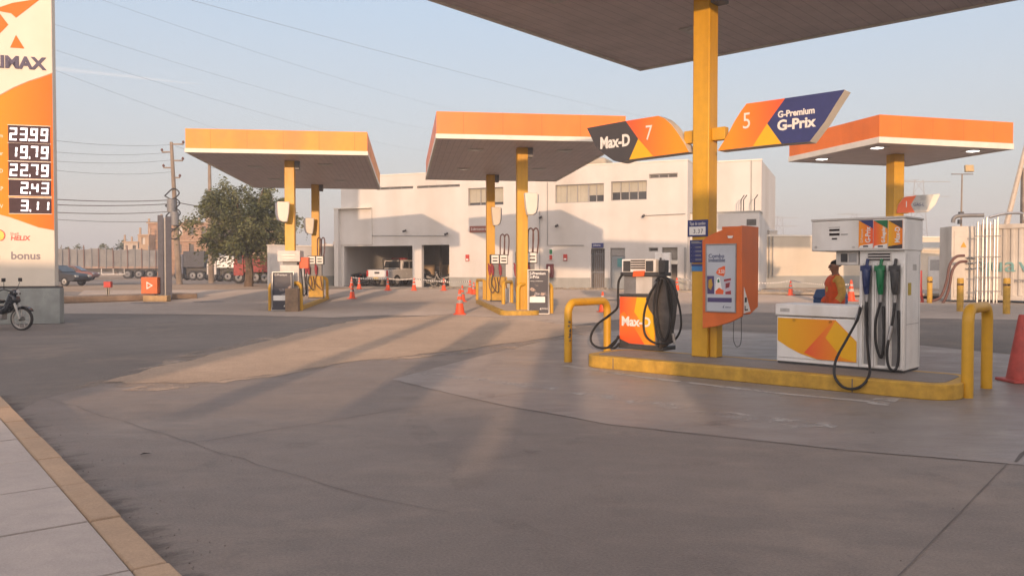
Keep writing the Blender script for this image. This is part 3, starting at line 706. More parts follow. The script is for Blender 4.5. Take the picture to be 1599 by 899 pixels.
# small foot box at the base of the near column
ft = MB().bx(.145, .26, -.09, .1, .195, 1.05).build('cable_duct', yellow, None, bevel=.01)
ft.parent = [o for o in bpy.data.objects if o.name.startswith('fuel_canopy')][3]; ft.location = (cx, cy, 0)

# ---------------------------------------------------------------- charcoal topped diesel pump
A = G(967, 543, .195); D1 = Frame(A, ISL_R)
t = empty('fuel_pump', A, ISL_R, 'short fuel pump with orange Max-D front, charcoal head and coiled black hoses', 'fuel pump')
W1 = .70; DP = .42
def z1(py): return D1(970, py)[1]
zt = D1(967, 462)[1]
MB().bx(-.02, W1 + .14, .0, DP, 0, .07).build('base_plinth', pump_dark, t, bevel=.008)
MB().bx(0, W1, .02, DP - .02, .07, zt).build('cabinet', pump_grey, t, bevel=.01)
f = lambda pts, y: D1.poly(pts, y)
fp = MB().bx(.008, W1 - .006, -.004, .019, .09, zt - .012).build('front_panel', org_print_l, t, bevel=.003)
MB().prism([(.35, zt - .013), (W1 - .007, zt - .013), (W1 - .007, .1), (.56, .3), (.3, .62)], -.0065, -.0045).build('amber_area', yel_print, fp)
MB().prism([(.009, .091), (.5, .091), (.3, .36), (.1, .62), (.009, .56)], -.0075, -.005).build('red_area', Mgrad('red_area_print', (.78, .09, .02), (.88, .22, .015), 'Z', 0, 1), fp)
MB().prism([(.008, .07), (.008, .16), (.2, .095), (.34, .085), (.5, .08), (.5, .07)], -.009, -.0079).build('dark_corner', pump_dark, fp)
x, z = D1(970.5, 507.5, -.008); text('lettering', 'Max-D', .215, wht, t, (x, -.0095, z), fit=D1(1015, 505, -.008)[0] - x, bold=.007)
MB().bx(-.015, W1 + .05, -.01, DP + .01, zt, zt + .035).build('top_plate', pump_dark, t, bevel=.008)
zn = D1(967, 431)[1]; zs = D1(967, 425)[1]; zh = D1(967, 404.5)[1]
MB().bx(.05, W1 - .02, .06, DP - .04, zt + .035, zn).build('neck', pump_grey, t, bevel=.008)
xa, xb = D1(993, 440, .05)[0], D1(1018, 440, .05)[0]
MB().bx(xa, xb, .052, .058, zt + .05, zn - .01).build('clear_panel', offwhite, t)
MB().bx(0, W1 + .05, .02, DP, zn, zs).build('collar', pump_dark, t, bevel=.01)
hd = MB().bx(.01, W1 - .03, .05, DP - .05, zs, zh).build('display_head', white, t, bevel=.012)
xa = .045; xb = W1 - .07; wd = xb - xa
for q0, q1 in ((xa, xa + wd * .24), (xb - wd * .24, xb)): MB().bx(q0, q1, .042, .049, zs + .015, zh - .03).build('side_grille', pump_dark, hd)
ds = MB().bx(xa + wd * .26, xb - wd * .26, .04, .049, zs + .05, zh - .005).build('display', offwhite, hd)
b = MB()
for k in range(4): zq = zs + .06 + k * (zh - zs - .06) / 4; b.bx(xa + wd * .26, xb - wd * .26, .036, .0395, zq, zq + .02)
b.build('display_bars', dispblack, ds)
MB().prism(D1.poly([(988, 432), (1005, 431), (1006.5, 422.5), (989, 423)], .0), -.002, .018).build('sticker', red_print, t)
b = MB(); b.bx(W1 + .0, W1 + .12, .1, .22, zs + .0, zs + .2); b.bx(W1 + .02, W1 + .06, .09, .1, zs + .2, zs + .24); b.build('nozzle_holster', pump_dark, t, bevel=.01)
# hose guard and hoses
g0 = D1.poly([(1009, 466), (1022, 444), (1034, 432), (1046, 437), (1052, 460), (1048, 500), (1042, 535), (1030, 545), (1026, 500), (1014, 482)], .0)
MB().prism(g0, -.03, .16).build('hose_guard', M('hose_guard_grey', (.1, .088, .08), .6, var=.25), t, bevel=.02)
def hz(pts, y, r, m=black, name='hose', par=t, fr=D1):
    P = [(fr(p[0], p[1], y)[0], y, fr(p[0], p[1], y)[1]) for p in pts]
    return MB().tube(spline(P, 7), r, 9).build(name, m, par)
hz([(1030, 436), (1015, 460), (1006, 490), (1007, 520), (1020, 534), (1040, 536), (1054, 530), (1063, 512), (1062, 485), (1054, 455), (1044, 436), (1032, 431), (1024, 438)], -.1, .017)
hz([(1028, 438), (1022, 470), (1023, 505), (1030, 528), (1040, 530), (1046, 512), (1049, 480), (1046, 452), (1038, 437)], -.13, .016)
hz([(1034, 436), (1026, 470), (1029, 510), (1036, 530), (1043, 520), (1047, 490), (1044, 460), (1040, 440)], -.06, .016)
hz([(1040, 438), (1044, 470), (1048, 500), (1053, 534)], -.16, .016)
b = MB(); p = D1(1051, 520, -.16); q = D1(1053.5, 537, -.16); b.tube([(p[0], -.16, p[1]), (q[0], -.16, q[1])], [.026, .018], 10); b.build('nozzle', steel, t)
hz([(972, 428), (966, 440), (965, 462), (964, 480), (950, 493), (934, 505), (924, 520), (923, 533), (931, 541), (945, 543), (958, 538), (966, 524)], -.06, .02)
hz([(967, 526), (958, 535), (952, 541), (960, 543), (967, 536)], -.08, .02)

# ---------------------------------------------------------------- white three-nozzle dispenser
A = G(1212, 566, .195); D2 = Frame(A, -43.5)
t = empty('fuel_dispenser', A, -43.5, 'tall white three nozzle dispenser with long low cabinet on the near island', 'fuel dispenser')
DP = .62; X = lambda px, py=520, y=0: D2(px, py, y)[0]; Z = lambda px, py, y=0: D2(px, py, y)[1]
xs_, xe = X(1341), X(1412); ztop = Z(1412, 341); zcab = Z(1212, 474); zpan = Z(1212, 493)
cab = MB().bx(0, xs_ - .006, .015, DP, .03, zpan).build('low_cabinet', white, t, bevel=.008)
MB().bx(-.015, xs_ - .003, -.015, DP + .01, zpan + .012, zcab).build('cabinet_top', white, t, bevel=.014)
MB().bx(.01, xe - .01, .03, DP - .03, 0, .03).build('plinth', pump_dark, t)
pw = xs_ - .02; z0, z1_ = .09, zpan - .02
fp = MB().bx(.018, xs_ - .02, .002, .014, z0, z1_).build('front_panel', wht, cab, bevel=.003)
hh = z1_ - z0
def pp(u, v): return .018 + (pw - .02) * u, z1_ - hh * v
MB().prism([pp(*q) for q in ((.002, .003), (.74, .003), (.995, .5), (.995, .995), (.52, .995), (.45, .96), (.3, .88), (.15, .75), (.002, .58))], -.002, .001).build('orange_area', amber_print, fp)
MB().prism([pp(*q) for q in ((.35, .85), (.72, .0035), (.74, .0035), (.99, .5), (.99, .99), (.53, .99))], -.0035, -.0022).build('deep_orange_area', org_print_l, fp)
MB().prism([pp(*q) for q in ((.74, .03), (.994, .5), (.994, .99), (.82, .9), (.62, .45))], -.005, -.0037).build('amber_wedge', yel_print, fp)
for u in (.22, .68): p = pp(u, .05); MB().lathe([(.016, 0), (.016, .012)], (p[0], -.017, p[1]), 10, 'y').build('latch', pump_dark, cab)
zb0 = Z(1412, 390)
tw = MB().bx(xs_, xe, .0, DP, .03, zb0).build('tower', white, t, bevel=.01)
# three recessed nozzle bays
bw = (xe - xs_) / 3.25; zb1, zb2 = Z(1375, 570), Z(1375, 414)
nz_m = (blue_plastic, green, pump_dark); bxs = []
b = MB(); e = MB()
for k in range(3):
    xc = xs_ + (xe - xs_) * (.2 + .31 * k); bxs.append(xc)
    b.bx(xc - bw * .27, xc + bw * .27, -.003, .0, zb1, zb2)
    for s in (-1, 1): e.bx(xc + s * bw * .42 - .012, xc + s * bw * .42 + .012, -.022, -.0005, zb1 - .03, zb2 + .03)
    e.bx(xc - bw * .4, xc + bw * .4, -.022, -.0005, zb1 - .04, zb1 - .016)
b.build('bay_back', alu, tw); e.build('bay_rails', white, tw, bevel=.003)
for k in range(3):
    xc = bxs[k]; zn = zb2 - .02
    n = MB(); n.tube([(xc, -.05, zn + .02), (xc, -.075, zn - .05), (xc, -.07, zn - .22), (xc, -.05, zn - .36)], [.03, .055, .045, .03], 12)
    n.tube([(xc, -.06, zn + .0), (xc, -.02, zn + .1)], .022, 8); n.box((xc, -.09, zn - .02), (.13, .05, .07)); n.box((xc, -.11, zn - .16), (.03, .03, .22))
    q = n.build('nozzle', nz_m[k], t, bevel=.006)
    MB().tube([(xc, -.05, zn - .36), (xc, -.05, zn - .46)], .024, 10).build('swivel', steel, q)
zz0 = zb2 - .48
hz2 = lambda P, r=.017: MB().tube(spline(P, 8), r, 10).build('hose', black, t)
pA = lambda px, py, y=-.12: (D2(px, py, y)[0], y, D2(px, py, y)[1])
hz2([pA(1344, 478, -.06), pA(1338, 500, -.2), pA(1322, 530, -.5), pA(1306, 560, -.75), pA(1303, 585, -.86), pA(1314, 602, -.88), pA(1331, 607, -.88), pA(1348, 600, -.86), pA(1358, 582, -.72), pA(1356, 555, -.4), (bxs[0] + .01, -.05, zz0 - .45), (bxs[0], -.05, zz0)])
MB().tube([pA(1345, 476, -.05), pA(1337, 502, -.12)], .026, 10).build('breakaway_coupling', steel, t)
hz2([(bxs[1], -.05, zz0), (bxs[1] - .05, -.07, zz0 - .25), (bxs[1] - .04, -.08, zz0 - .55), (bxs[1] + .02, -.06, zz0 - .72), (bxs[1] + .045, -.05, zz0 - .5), (bxs[1] + .03, -.03, zz0 - .05)])
hz2([(bxs[2], -.05, zz0), (bxs[2] - .02, -.07, zz0 - .25), (bxs[2] - .07, -.1, zz0 - .6), (bxs[2] - .05, -.1, zz0 - .82), (bxs[2] + .02, -.08, zz0 - .86), (bxs[2] + .05, -.04, zz0 - .7), (bxs[2] + .04, -.03, zz0 - .1)])
MB().tube([(bxs[2] - .025, -.075, zz0 - .3), (bxs[2] - .055, -.09, zz0 - .48)], .027, 10).build('breakaway_coupling', steel, t)
# price slip under the head
xa, xb = X(1353), X(1391)
b = MB().bx(xa, xb, -.012, -.001, Z(1372, 408), Z(1372, 394.5)).build('price_display', offwhite, t, bevel=.004)
k = MB(); za, zc = Z(1372, 408), Z(1372, 394.5)
for i in range(3): zq = za + (zc - za) * (.12 + .31 * i); k.bx(xa + .015, xb - .015, -.0145, -.0125, zq, zq + (zc - za) * .17)
k.build('price_digits', dispblack, b)
lab = M('warning_label', (.5, .36, .03), .5, var=.1); labw = M('worn_label', (.55, .53, .5), .6, var=.15)
b = MB(); b.bx(xe + .0005, xe + .0035, .12, .24, 1.0, 1.16); b.build('warning_label', lab, tw)
MB().bx(xe + .0005, xe + .003, .3, .44, 1.32, 1.4).build('paper_label', labw, tw)
MB().bx(xe + .0003, xe + .002, .06, DP - .06, .62, .626).bx(xe + .0003, xe + .002, .06, .066, .06, zb0 - .05).bx(xe + .0003, xe + .002, DP - .066, DP - .06, .06, zb0 - .05).build('door_seam', alu, tw)
MB().bx(.06, .2, -.0165, -.0152, zcab - .11, zcab - .06).build('paper_label', labw, t)
# overhead head with the cantilever
xh = X(1267.5, 365, -.06); xhe = X(1413, 365, -.06); zh0, zh1 = Z(1412, 390.5, -.06), Z(1412, 340.5, -.06)
hd = MB().bx(xh, xhe + .0, -.06, DP + .03, zh0, zh1).build('head', white, t, bevel=.012)
MB().bx(xh - .01, xhe + .012, -.07, DP + .04, zh1, zh1 + .03).build('head_cap', offwhite, hd, bevel=.008)
yh = -.0625
def hpx(px, py): return D2(px, py, yh)
b = MB()
for (x0, y0, x1, y1) in ((1295, 357.5, 1311, 361), (1295, 364, 1311, 368), (1299, 371.5, 1307, 374)):
    (xa, za), (xb, zc) = hpx(x0, y1), hpx(x1, y0); b.bx(xa, xb, yh - .003, yh + .001, za, zc)
(xa, za), (xb, zc) = hpx(1313, 366.6), hpx(1324, 365.4); b.bx(xa, xb, yh - .002, yh + .001, za, zc)
(xa, za), (xb, zc) = hpx(1294, 355.6), hpx(1312, 354.6); b.bx(xa, xb, yh - .002, yh + .001, za, zc)
b.build('display_slots', dispblack, hd)
for px in (1274, 1333): p = hpx(px, 386); MB().lathe([(.012, 0), (.012, .008)], (p[0], yh - .006, p[1]), 10, 'y').build('lock', steel, hd)
cells = [(1341, 1363.5, navy2, org_print, 'G-Prix', 'G-Premium'), (1364, 1386.5, green, org_print_l, 'G-Regular', ''), (1387, 1409.5, greyb, amber_print, 'Max-D', '')]
for i, (x0, x1, ma, mb, s, s2) in enumerate(cells):
    (xa, za), (xb, zc) = hpx(x0, 388), hpx(x1, 343.5); w = xb - xa; h = zc - za
    c = MB().bx(xa, xb, yh - .005, yh + .001, za, zc).build('product_panel', mb, hd)
    MB().prism([(xa, zc), (xb, zc), (xb, zc - h * .3), ], yh - .008, yh - .0055).build('coloured_corner', ma, c)
    if i < 2: MB().prism([(xa, za), (xb, za), (xb, za + h * .17), (xa + w * .1, za + h * .1)], yh - .008, yh - .0055).build('pale_corner', wht, c)
    else: MB().prism([(xa, za), (xb, za), (xb, za + h * .15), (xa, za + h * .08)], yh - .008, yh - .0055).build('dark_corner', greyb, c)
    MB().bx(xa + w * .32, xa + w * .68, yh - .0105, yh - .0085, za + h * .05, za + h * .1).build('octane_mark', ink, c)
    big = .5 if s != 'G-Regular' else .34
    text('lettering', s, w * big, wht, c, (xa + w * .82, yh - .007, za + h * .2), ry=-90, ext=.001, sx=.85, bold=.002)
    if s2: text('lettering', s2, w * .25, wht, c, (xa + w * .3, yh - .007, za + h * .2), ry=-90, ext=.001, sx=.85)
# small payment box hanging under the head
xa, za = D2(1306, 414, .05); xb, zc = D2(1334.5, 391.5, .05)
pb = MB().bx(xa, xb + .06, .03, .36, za, zh0 - .002).build('payment_box', offwhite, t, bevel=.01)
xa, za = D2(1313, 409, .03); xb, zc = D2(1323.5, 396, .03); MB().bx(xa, xb, .022, .0295, za, zc).build('screen', pump_dark, pb, bevel=.004)
MB().bx(xb + .02, xb + .12, .024, .0295, za, zc).build('keypad', alu, pb)

# ---------------------------------------------------------------- attendant
def skin(name, pts, edges, m, parent, root=0, lv=2, loc=None):
    me = bpy.data.meshes.new(name); me.from_pydata([p[:3] for p in pts], edges, []); o = bpy.data.objects.new(name, me); col.objects.link(o)
    sm = o.modifiers.new('skin', 'SKIN'); sm.use_smooth_shade = True
    for i, v in enumerate(me.skin_vertices[0].data):
        r = pts[i][3]; v.radius = r if isinstance(r, tuple) else (r, r); v.use_root = (i == root)
    ss = o.modifiers.new('sub', 'SUBSURF'); ss.levels = lv; ss.render_levels = lv
    dg = bpy.context.evaluated_depsgraph_get(); m2 = bpy.data.meshes.new_from_object(o.evaluated_get(dg)); bpy.data.objects.remove(o)
    m2.name = name; m2.materials.clear(); m2.materials.append(m); m2.polygons.foreach_set('use_smooth', [True] * len(m2.polygons))
    o = bpy.data.objects.new(name, m2); col.objects.link(o); o.parent = parent
    return o
skin_m = M('skin', (.3, .15, .09), .55, var=.08, scale=20)
vest_m = M('orange_vest', (.8, .11, .02), .7, var=.1, scale=14, bump=.3)
shirt_m = M('yellow_sleeve', (.72, .43, .1), .8, var=.12, scale=14, bump=.3)
trous_m = M('dark_trousers', (.035, .04, .06), .8, var=.2, scale=10, bump=.3)
hair_m = M('dark_hair', (.02, .016, .014), .8, var=.3, scale=40, bump=.4)
pp_ = AT(1304.5, 500, 12.9); 
pt = empty('person', (pp_.x, pp_.y, 0), 178, 'attendant in an orange vest over yellow sleeves standing behind the white dispenser', 'person')
# local: faces +x ; x forward, y left
B = [(0, 0, .93, (.15, .11)), (0, 0, 1.08, (.145, .105)), (.01, 0, 1.24, (.16, .115)), (0, 0, 1.36, (.14, .1)), (0, 0, 1.43, .06), (.012, 0, 1.475, .05), (.03, 0, 1.56, (.082, .092)), (.028, 0, 1.63, (.075, .085)),
     (0, .16, 1.37, .062), (-.03, .215, 1.13, .048), (.12, .2, .93, .038), (.18, .19, .86, .03), (.235, .185, .82, (.018, .036)),
     (0, -.16, 1.37, .062), (-.03, -.215, 1.13, .048), (.14, -.2, .97, .038), (.21, -.19, .92, .03), (.265, -.185, .89, (.018, .036)),
     (0, .1, .86, .09), (.02, .1, .48, .062), (-.01, .1, .1, .045), (.1, .1, .045, (.04, .035)),
     (0, -.1, .86, .09), (.0, -.1, .48, .062), (-.03, -.1, .1, .045), (.08, -.1, .045, (.04, .035))]
E = [(0, 1), (1, 2), (2, 3), (3, 4), (4, 5), (5, 6), (6, 7), (3, 8), (8, 9), (9, 10), (10, 11), (11, 12), (3, 13), (13, 14), (14, 15), (15, 16), (16, 17), (0, 18), (18, 19), (19, 20), (20, 21), (0, 22), (22, 23), (23, 24), (24, 25)]
for wi, hx, hy, hzz in ((12, .235, .185, .82), (17, .265, -.185, .89)):     # fingers and thumb
    for k, (dy, ln) in enumerate(((-.026, .06), (-.009, .07), (.009, .066), (.026, .052))):
        n = len(B); B += [(hx + .02, hy + dy, hzz - .005, .0095), (hx + .02 + ln * .55, hy + dy, hzz - .022, .009), (hx + .015 + ln * .85, hy + dy, hzz - .052, .0075)]; E += [(wi, n), (n, n + 1), (n + 1, n + 2)]
    n = len(B); s = -1 if hy > 0 else 1; B += [(hx + .0, hy + s * .042, hzz, .0105), (hx + .035, hy + s * .056, hzz - .012, .009)]; E += [(wi, n), (n, n + 1)]
skin('body', B, E, skin_m, pt)
skin('shirt', [(.01, 0, 1.05, (.155, .12)), (.01, 0, 1.24, (.168, .124)), (0, 0, 1.365, (.14, .108)), (0, 0, 1.43, .072), (0, .165, 1.37, .076), (-.03, .215, 1.13, .064), (.11, .2, .945, .052), (0, -.165, 1.37, .076), (-.03, -.215, 1.13, .064), (.125, -.2, .985, .052)],
     [(0, 1), (1, 2), (2, 3), (2, 4), (4, 5), (5, 6), (2, 7), (7, 8), (8, 9)], shirt_m, pt)
skin('vest', [(0, 0, .88, (.19, .15)), (.005, 0, 1.06, (.19, .155)), (.01, 0, 1.24, (.2, .16)), (0, 0, 1.37, (.17, .14)), (0, 0, 1.42, (.11, .11)), (0, .13, 1.4, .085), (0, -.13, 1.4, .085)], [(0, 1), (1, 2), (2, 3), (3, 4), (3, 5), (3, 6)], vest_m, pt)
skin('cuff', [(.03, .21, 1.06, .07), (.12, .2, .93, .056)], [(0, 1)], vest_m, pt); skin('cuff', [(.04, -.21, 1.08, .07), (.14, -.2, .97, .056)], [(0, 1)], vest_m, pt)
skin('trousers', [(0, 0, .95, (.165, .125)), (0, .1, .84, .105), (.02, .1, .48, .078), (-.01, .1, .1, .064), (0, -.1, .84, .105), (0, -.1, .48, .078), (-.03, -.1, .1, .064)], [(0, 1), (1, 2), (2, 3), (0, 4), (4, 5), (5, 6)], trous_m, pt)
skin('hair', [(-.03, 0, 1.545, (.07, .09)), (-.002, 0, 1.635, (.1, .102)), (.015, 0, 1.68, (.08, .08))], [(0, 1), (1, 2)], hair_m, pt)
fc = MB(); fc.tube([(.095, 0, 1.585), (.113, 0, 1.553), (.095, 0, 1.543)], [.01, .015, .01], 8); fc.build('nose', skin_m, pt)
for s in (-1, 1): fc = MB(); fc.lathe([(.001, -.01), (.013, -.004), (.013, .004), (.001, .01)], (.093, s * .033, 1.583), 8, 'x'); fc.build('eye', ink, pt)
fc = MB(); fc.box((.097, 0, 1.517), (.012, .045, .012)); fc.build('mouth', maroon, pt, bevel=.004)
for s in (-1, 1): fc = MB(); fc.tube([(.005, s * .083, 1.54), (.0, s * .093, 1.565), (.012, s * .089, 1.595)], [.012, .018, .012], 8); fc.build('ear', skin_m, pt)
for s in (.1, -.1):
    sh = MB(); sh.prism_x([(-.05, 0), (.05, 0), (.05, .09), (-.05, .1)], -.09, .17); q = sh.build('shoe', black, pt, bevel=.03); q.location = (.02 if s > 0 else 0, s, 0)
b0 = AT(1297, 472, 13.4)
bb = empty('blue_bin', (b0.x, b0.y, 0), -40, 'blue plastic bin beside the attendant behind the white dispenser', 'bin')
blue_m = M('blue_bin_plastic', (.04, .1, .25), .5, var=.1)
MB().bx(-.2, .2, -.2, .2, .03, 1.05, 1.08).build('tub', blue_m, bb, bevel=.02); MB().bx(-.225, .225, -.225, .225, 1.05, 1.2, .8).build('lid', blue_m, bb, bevel=.02)
for s in (-.16, .16): MB().lathe([(.1, -.03), (.1, .03)], (s, .2, .1), 14, 'x').build('wheel', black, bb)

# ---------------------------------------------------------------- traffic cones
def cone_proto(m=cone_or, mb=None):
    t = empty('traffic_cone', (0, 0, 0), 0, '-', 'traffic cone', 'orange traffic cones about the yard')
    MB().bx(-.18, .18, -.18, .18, 0, .035).build('base', m, t, bevel=.012)
    MB().lathe([(.145, .035), (.14, .06), (.035, .72), (.028, .75), (.012, .75)], n=24).build('cone_body', m, t)
    rr = lambda z: .14 + (.035 - .14) * (z - .06) / .66 + .004
    for a, b_ in () if mb else ((.34, .44), (.54, .61)): MB().lathe([(rr(a), a), (rr(b_), b_)], n=24).build('reflective_band', mb or cone_band, t)
    return t
c0 = cone_proto()
spots = [(718, 491, 1.12, 'orange traffic cone nearest the viewer, standing left of the middle island'), (722, 471, 1.0, 'orange traffic cone directly behind the nearest cone by the middle island'),
         (734, 455, .95, 'orange traffic cone by the wall, left of the middle canopy hoops'), (740, 455.5, .85, 'orange traffic cone right against the hoops at the building wall'),
         (550, 466, 1.0, 'orange traffic cone in the yard just right of the left island'), (549, 449, .9, 'orange traffic cone at the left jamb of the garage'),
         (561, 451, .9, 'orange traffic cone left of the parked white pickup'), (605.5, 453.5, .95, 'orange traffic cone in front of the white pickup tailgate'),
         (646.5, 453.5, .95, 'orange traffic cone in front of the white pillar between garage bays'), (693, 453.5, .9, 'pale orange traffic cone in front of the right garage bay'),
         (941, 487, .95, 'orange traffic cone seen through the near hoop barrier'), (1057, 454, 1.0, 'orange traffic cone behind the charcoal topped pump'),
         (1234.5, 456, 1.0, 'orange traffic cone by the striped tape between kiosk and white dispenser'), (1329, 470, 1.3, 'orange traffic cone just behind the attendant')]
for i, (x, y, s, lb) in enumerate(spots):
    p = G(x, y)
    if i == 0: c = c0; c.location = p; c['label'] = lb
    else: c = place_copy(c0, p, random.uniform(-40, 40), lb)
    c.scale = (s, s, s)
c = cone_proto(cone_faded, cone_faded); c.location = G(1594, 596); c.scale = (1.25, 1.25, 1.22); c['label'] = 'large faded red traffic cone at the right, beside the hoop barrier'

# ---------------------------------------------------------------- A-boards
def board(label, P, rot, w, h, seed, lean=6):
    t = empty('advertising_board', P, rot, label, 'advertising board', 'dark fuel advertising boards')
    d = MB(); c = math.cos(R(lean)); s = math.sin(R(lean))
    q = MB().bx(-w / 2, w / 2, -.02, .02, .02, h).build('board', ink, t, bevel=.006); q.rotation_euler = (R(-lean), 0, 0)
    f = MB(); f.bx(-w / 2, w / 2, -.026, -.0205, h - .03, h); f.bx(-w / 2, w / 2, -.026, -.0205, .02, .05); f.bx(-w / 2, -w / 2 + .03, -.026, -.0205, .05, h - .03); f.bx(w / 2 - .03, w / 2, -.026, -.0205, .05, h - .03)
    f.build('edge_frame', alu, q)
    rnd = random.Random(seed); b = MB()
    for k in range(9):
        cxx = rnd.uniform(-.2, .22) * w / .62; czz = h * rnd.uniform(.38, .66); r = rnd.uniform(.05, .11); n = rnd.randint(4, 6); b.cur = k % 3
        a0 = rnd.random() * 3; pts = [(cxx + r * rnd.uniform(.6, 1.5) * math.cos(a0 + 2 * math.pi * i / n), czz + r * rnd.uniform(.4, 1.0) * math.sin(a0 + 2 * math.pi * i / n)) for i in range(n)]
        b.prism(pts, -.0225 - k * .0006, -.0207)
    b.build('printed_picture', [M('print_tone', (.32, .29, .3), .5, var=.5, scale=18), M('print_shadow', (.1, .085, .09), .5, var=.5, scale=22), M('print_skin', (.42, .3, .24), .5, var=.4, scale=20)], q)
    MB().bx(-w * .42, w * .3, -.029, -.0206, h * .27, h * .4).build('print_strip', wht, q, bevel=.004)
    MB().prism([(w * .05, h * .12), (w * .12, h * .17), (w * .1, h * .13), (w * .14, h * .115)], -.0235, -.0206).build('emblem', wht, q)
    text('emblem_text', 'PRIMAX', w * .1, wht, q, (w * .14, -.022, h * .12), ext=.0008, sx=.8)
    l = MB(); l.bx(-w / 2 + .02, -w / 2 + .06, .0, .03, 0, h * .95); l.bx(w / 2 - .06, w / 2 - .02, .0, .03, 0, h * .95); o = l.build('stand_leg', alu, t); o.rotation_euler = (R(lean * 1.6), 0, 0); o.location = (0, .02, 0)
    return t, q
p = G(841, 491.5); t, q = board('dark advertising board with white G-Premium G-Prix lettering at the middle island', p, 2, .72, 1.5, 4)
text('headline', 'G-Premium', .125, wht, q, (-.32, -.022, 1.33), ext=.001, sx=.95, bold=.003); text('headline', 'G-Prix', .135, wht, q, (-.32, -.022, 1.21), ext=.001, sx=.95, bold=.003)
text('small_print', 'Potencia y rendimiento', .05, wht, q, (-.32, -.022, 1.1), ext=.0008)
p = G(441, 486); t, q = board('dark advertising board with pale picture at the left island', p, 2, .78, 1.42, 11)
text('headline', 'G-Premium', .1, wht, q, (-.3, -.022, 1.27), ext=.001, sx=.95)
bx_ = G(455.5, 486.5); MB_ = MB().bx(-.22, .22, -.15, .15, 0, .82).bx(-.2, .2, -.155, -.15, .45, .5)
tag(MB_.build('cardboard_box', M('cardboard', (.28, .19, .12), .8, var=.2, scale=4), None, bevel=.01, loc=(bx_.x, bx_.y + .12, 0)), 'brown cardboard box behind the board at the left island', 'box')
# ---------------------------------------------------------------- older dispensers on the left and middle islands
def plate_pump(label, P, rot, hooks=True, body=offwhite):
    t = empty('fuel_pump', P, rot, label, 'fuel pump')
    MB().bx(-.34, .34, -.26, .26, 0, .06).build('plinth', pump_dark, t)
    MB().bx(-.32, .32, -.24, .24, .06, 1.02).build('cabinet', yellow_old, t, bevel=.012)
    MB().bx(-.27, .27, -.2, .2, 1.02, 1.55).build('neck', pump_grey, t, bevel=.012)
    h = MB().bx(-.36, .36, -.22, .22, 1.55, 1.95).build('display_head', pump_dark, t, bevel=.015)
    for s in (-.18, .18):
        q = MB().bx(s - .15, s + .15, -.235, -.2205, 1.58, 1.92).build('price_plate', wht, h, bevel=.004)
        MB().bx(s - .1, s + .1, -.238, -.2355, 1.66, 1.71).bx(s - .1, s + .1, -.238, -.2355, 1.78, 1.82).build('price_digits', dispblack, q)
    for k, x in enumerate((-.42, -.3, .02)):
        n = MB(); n.tube([(x, -.28, 1.5), (x, -.33, 1.38), (x + .02, -.32, 1.1)], [.05, .075, .045], 8); n.tube([(x, -.3, 1.45), (x - .05, -.25, 1.56)], .03, 6)
        n.build('nozzle', maroon, t)
        z0 = 1.1
        MB().tube(spline([(x + .02, -.32, z0), (x - .02, -.36, .7), (x + .1 + .1 * k, -.42, .38), (x + .25, -.38, .62), (x + .2, -.3, 1.0)], 6), .019, 6).build('hose', hose_brown if k != 1 else black, t)
    if hooks:
        for x in (.06, .24):
            MB().tube(spline([(x, .0, 1.95), (x, 0, 2.5), (x + .02, -.02, 2.72), (x + .1, -.1, 2.78), (x + .16, -.16, 2.66), (x + .16, -.18, 2.3), (x + .12, -.2, 1.9)], 6), .026, 7).build('hose_mast', hose_brown, t)
    return t
e2 = Frame(C2, r2)
f2 = Vector((.33, 27.2, 0)); b2 = Vector((-.93, 35.1, 0))
pmp = plate_pump('hooked hose fuel pump nearer the viewer on the middle island', Vector((.5, 28.6, .15)), r2)
place_copy(pmp, Vector((-.55, 33.8, .15)), r2, 'hooked hose fuel pump at the far end of the middle island')
wb = MB(); wb.lathe([(.17, 0), (.19, .5), (.2, .52), (.2, .56)], n=18); p = G(792, 478)
tag(wb.build('water_bucket', offwhite, None, loc=(p.x + .1, p.y + .5, .15)), 'pale bucket between the hoops of the middle island', 'bucket')
# left island: white dispenser seen end-on, then a hooked one
t = empty('fuel_dispenser', Vector((-8.05, 29.5, .15)), r1, 'cream fuel dispenser behind the advertising board on the left island', 'fuel dispenser')
MB().bx(-.33, .33, -.1, .8, 0, 1.5).build('cabinet', offwhite, t, bevel=.015)
MB().bx(-.42, .38, -.16, .86, 1.62, 2.02).build('display_head', offwhite, t, bevel=.015); MB().bx(-.25, .25, -.05, .75, 1.5, 1.62).build('neck', pump_grey, t)
b = MB(); b.bx(-.25, .2, -.172, -.1605, 1.84, 1.87); b.bx(-.25, .2, -.172, -.1605, 1.74, 1.77); b.build('display_slots', alu, t)
rp = MB().bx(.34, .66, -.05, .4, 1.38, 1.78).build('red_panel', M('orange_red_panel', (.7, .1, .02), .5), t, bevel=.01)
for k in range(2): MB().tube(spline([(.4 + .12 * k, -.12, 1.36), (.46 + .1 * k, -.2, .9), (.5 + .12 * k, -.22, .4), (.62, -.2, .62), (.6, -.1, 1.2)], 6), .022, 7).build('hose', black, t)
p3 = place_copy(pmp, Vector((-9.0, 37.4, .15)), r1, 'hooked hose fuel pump at the far end of the left island')

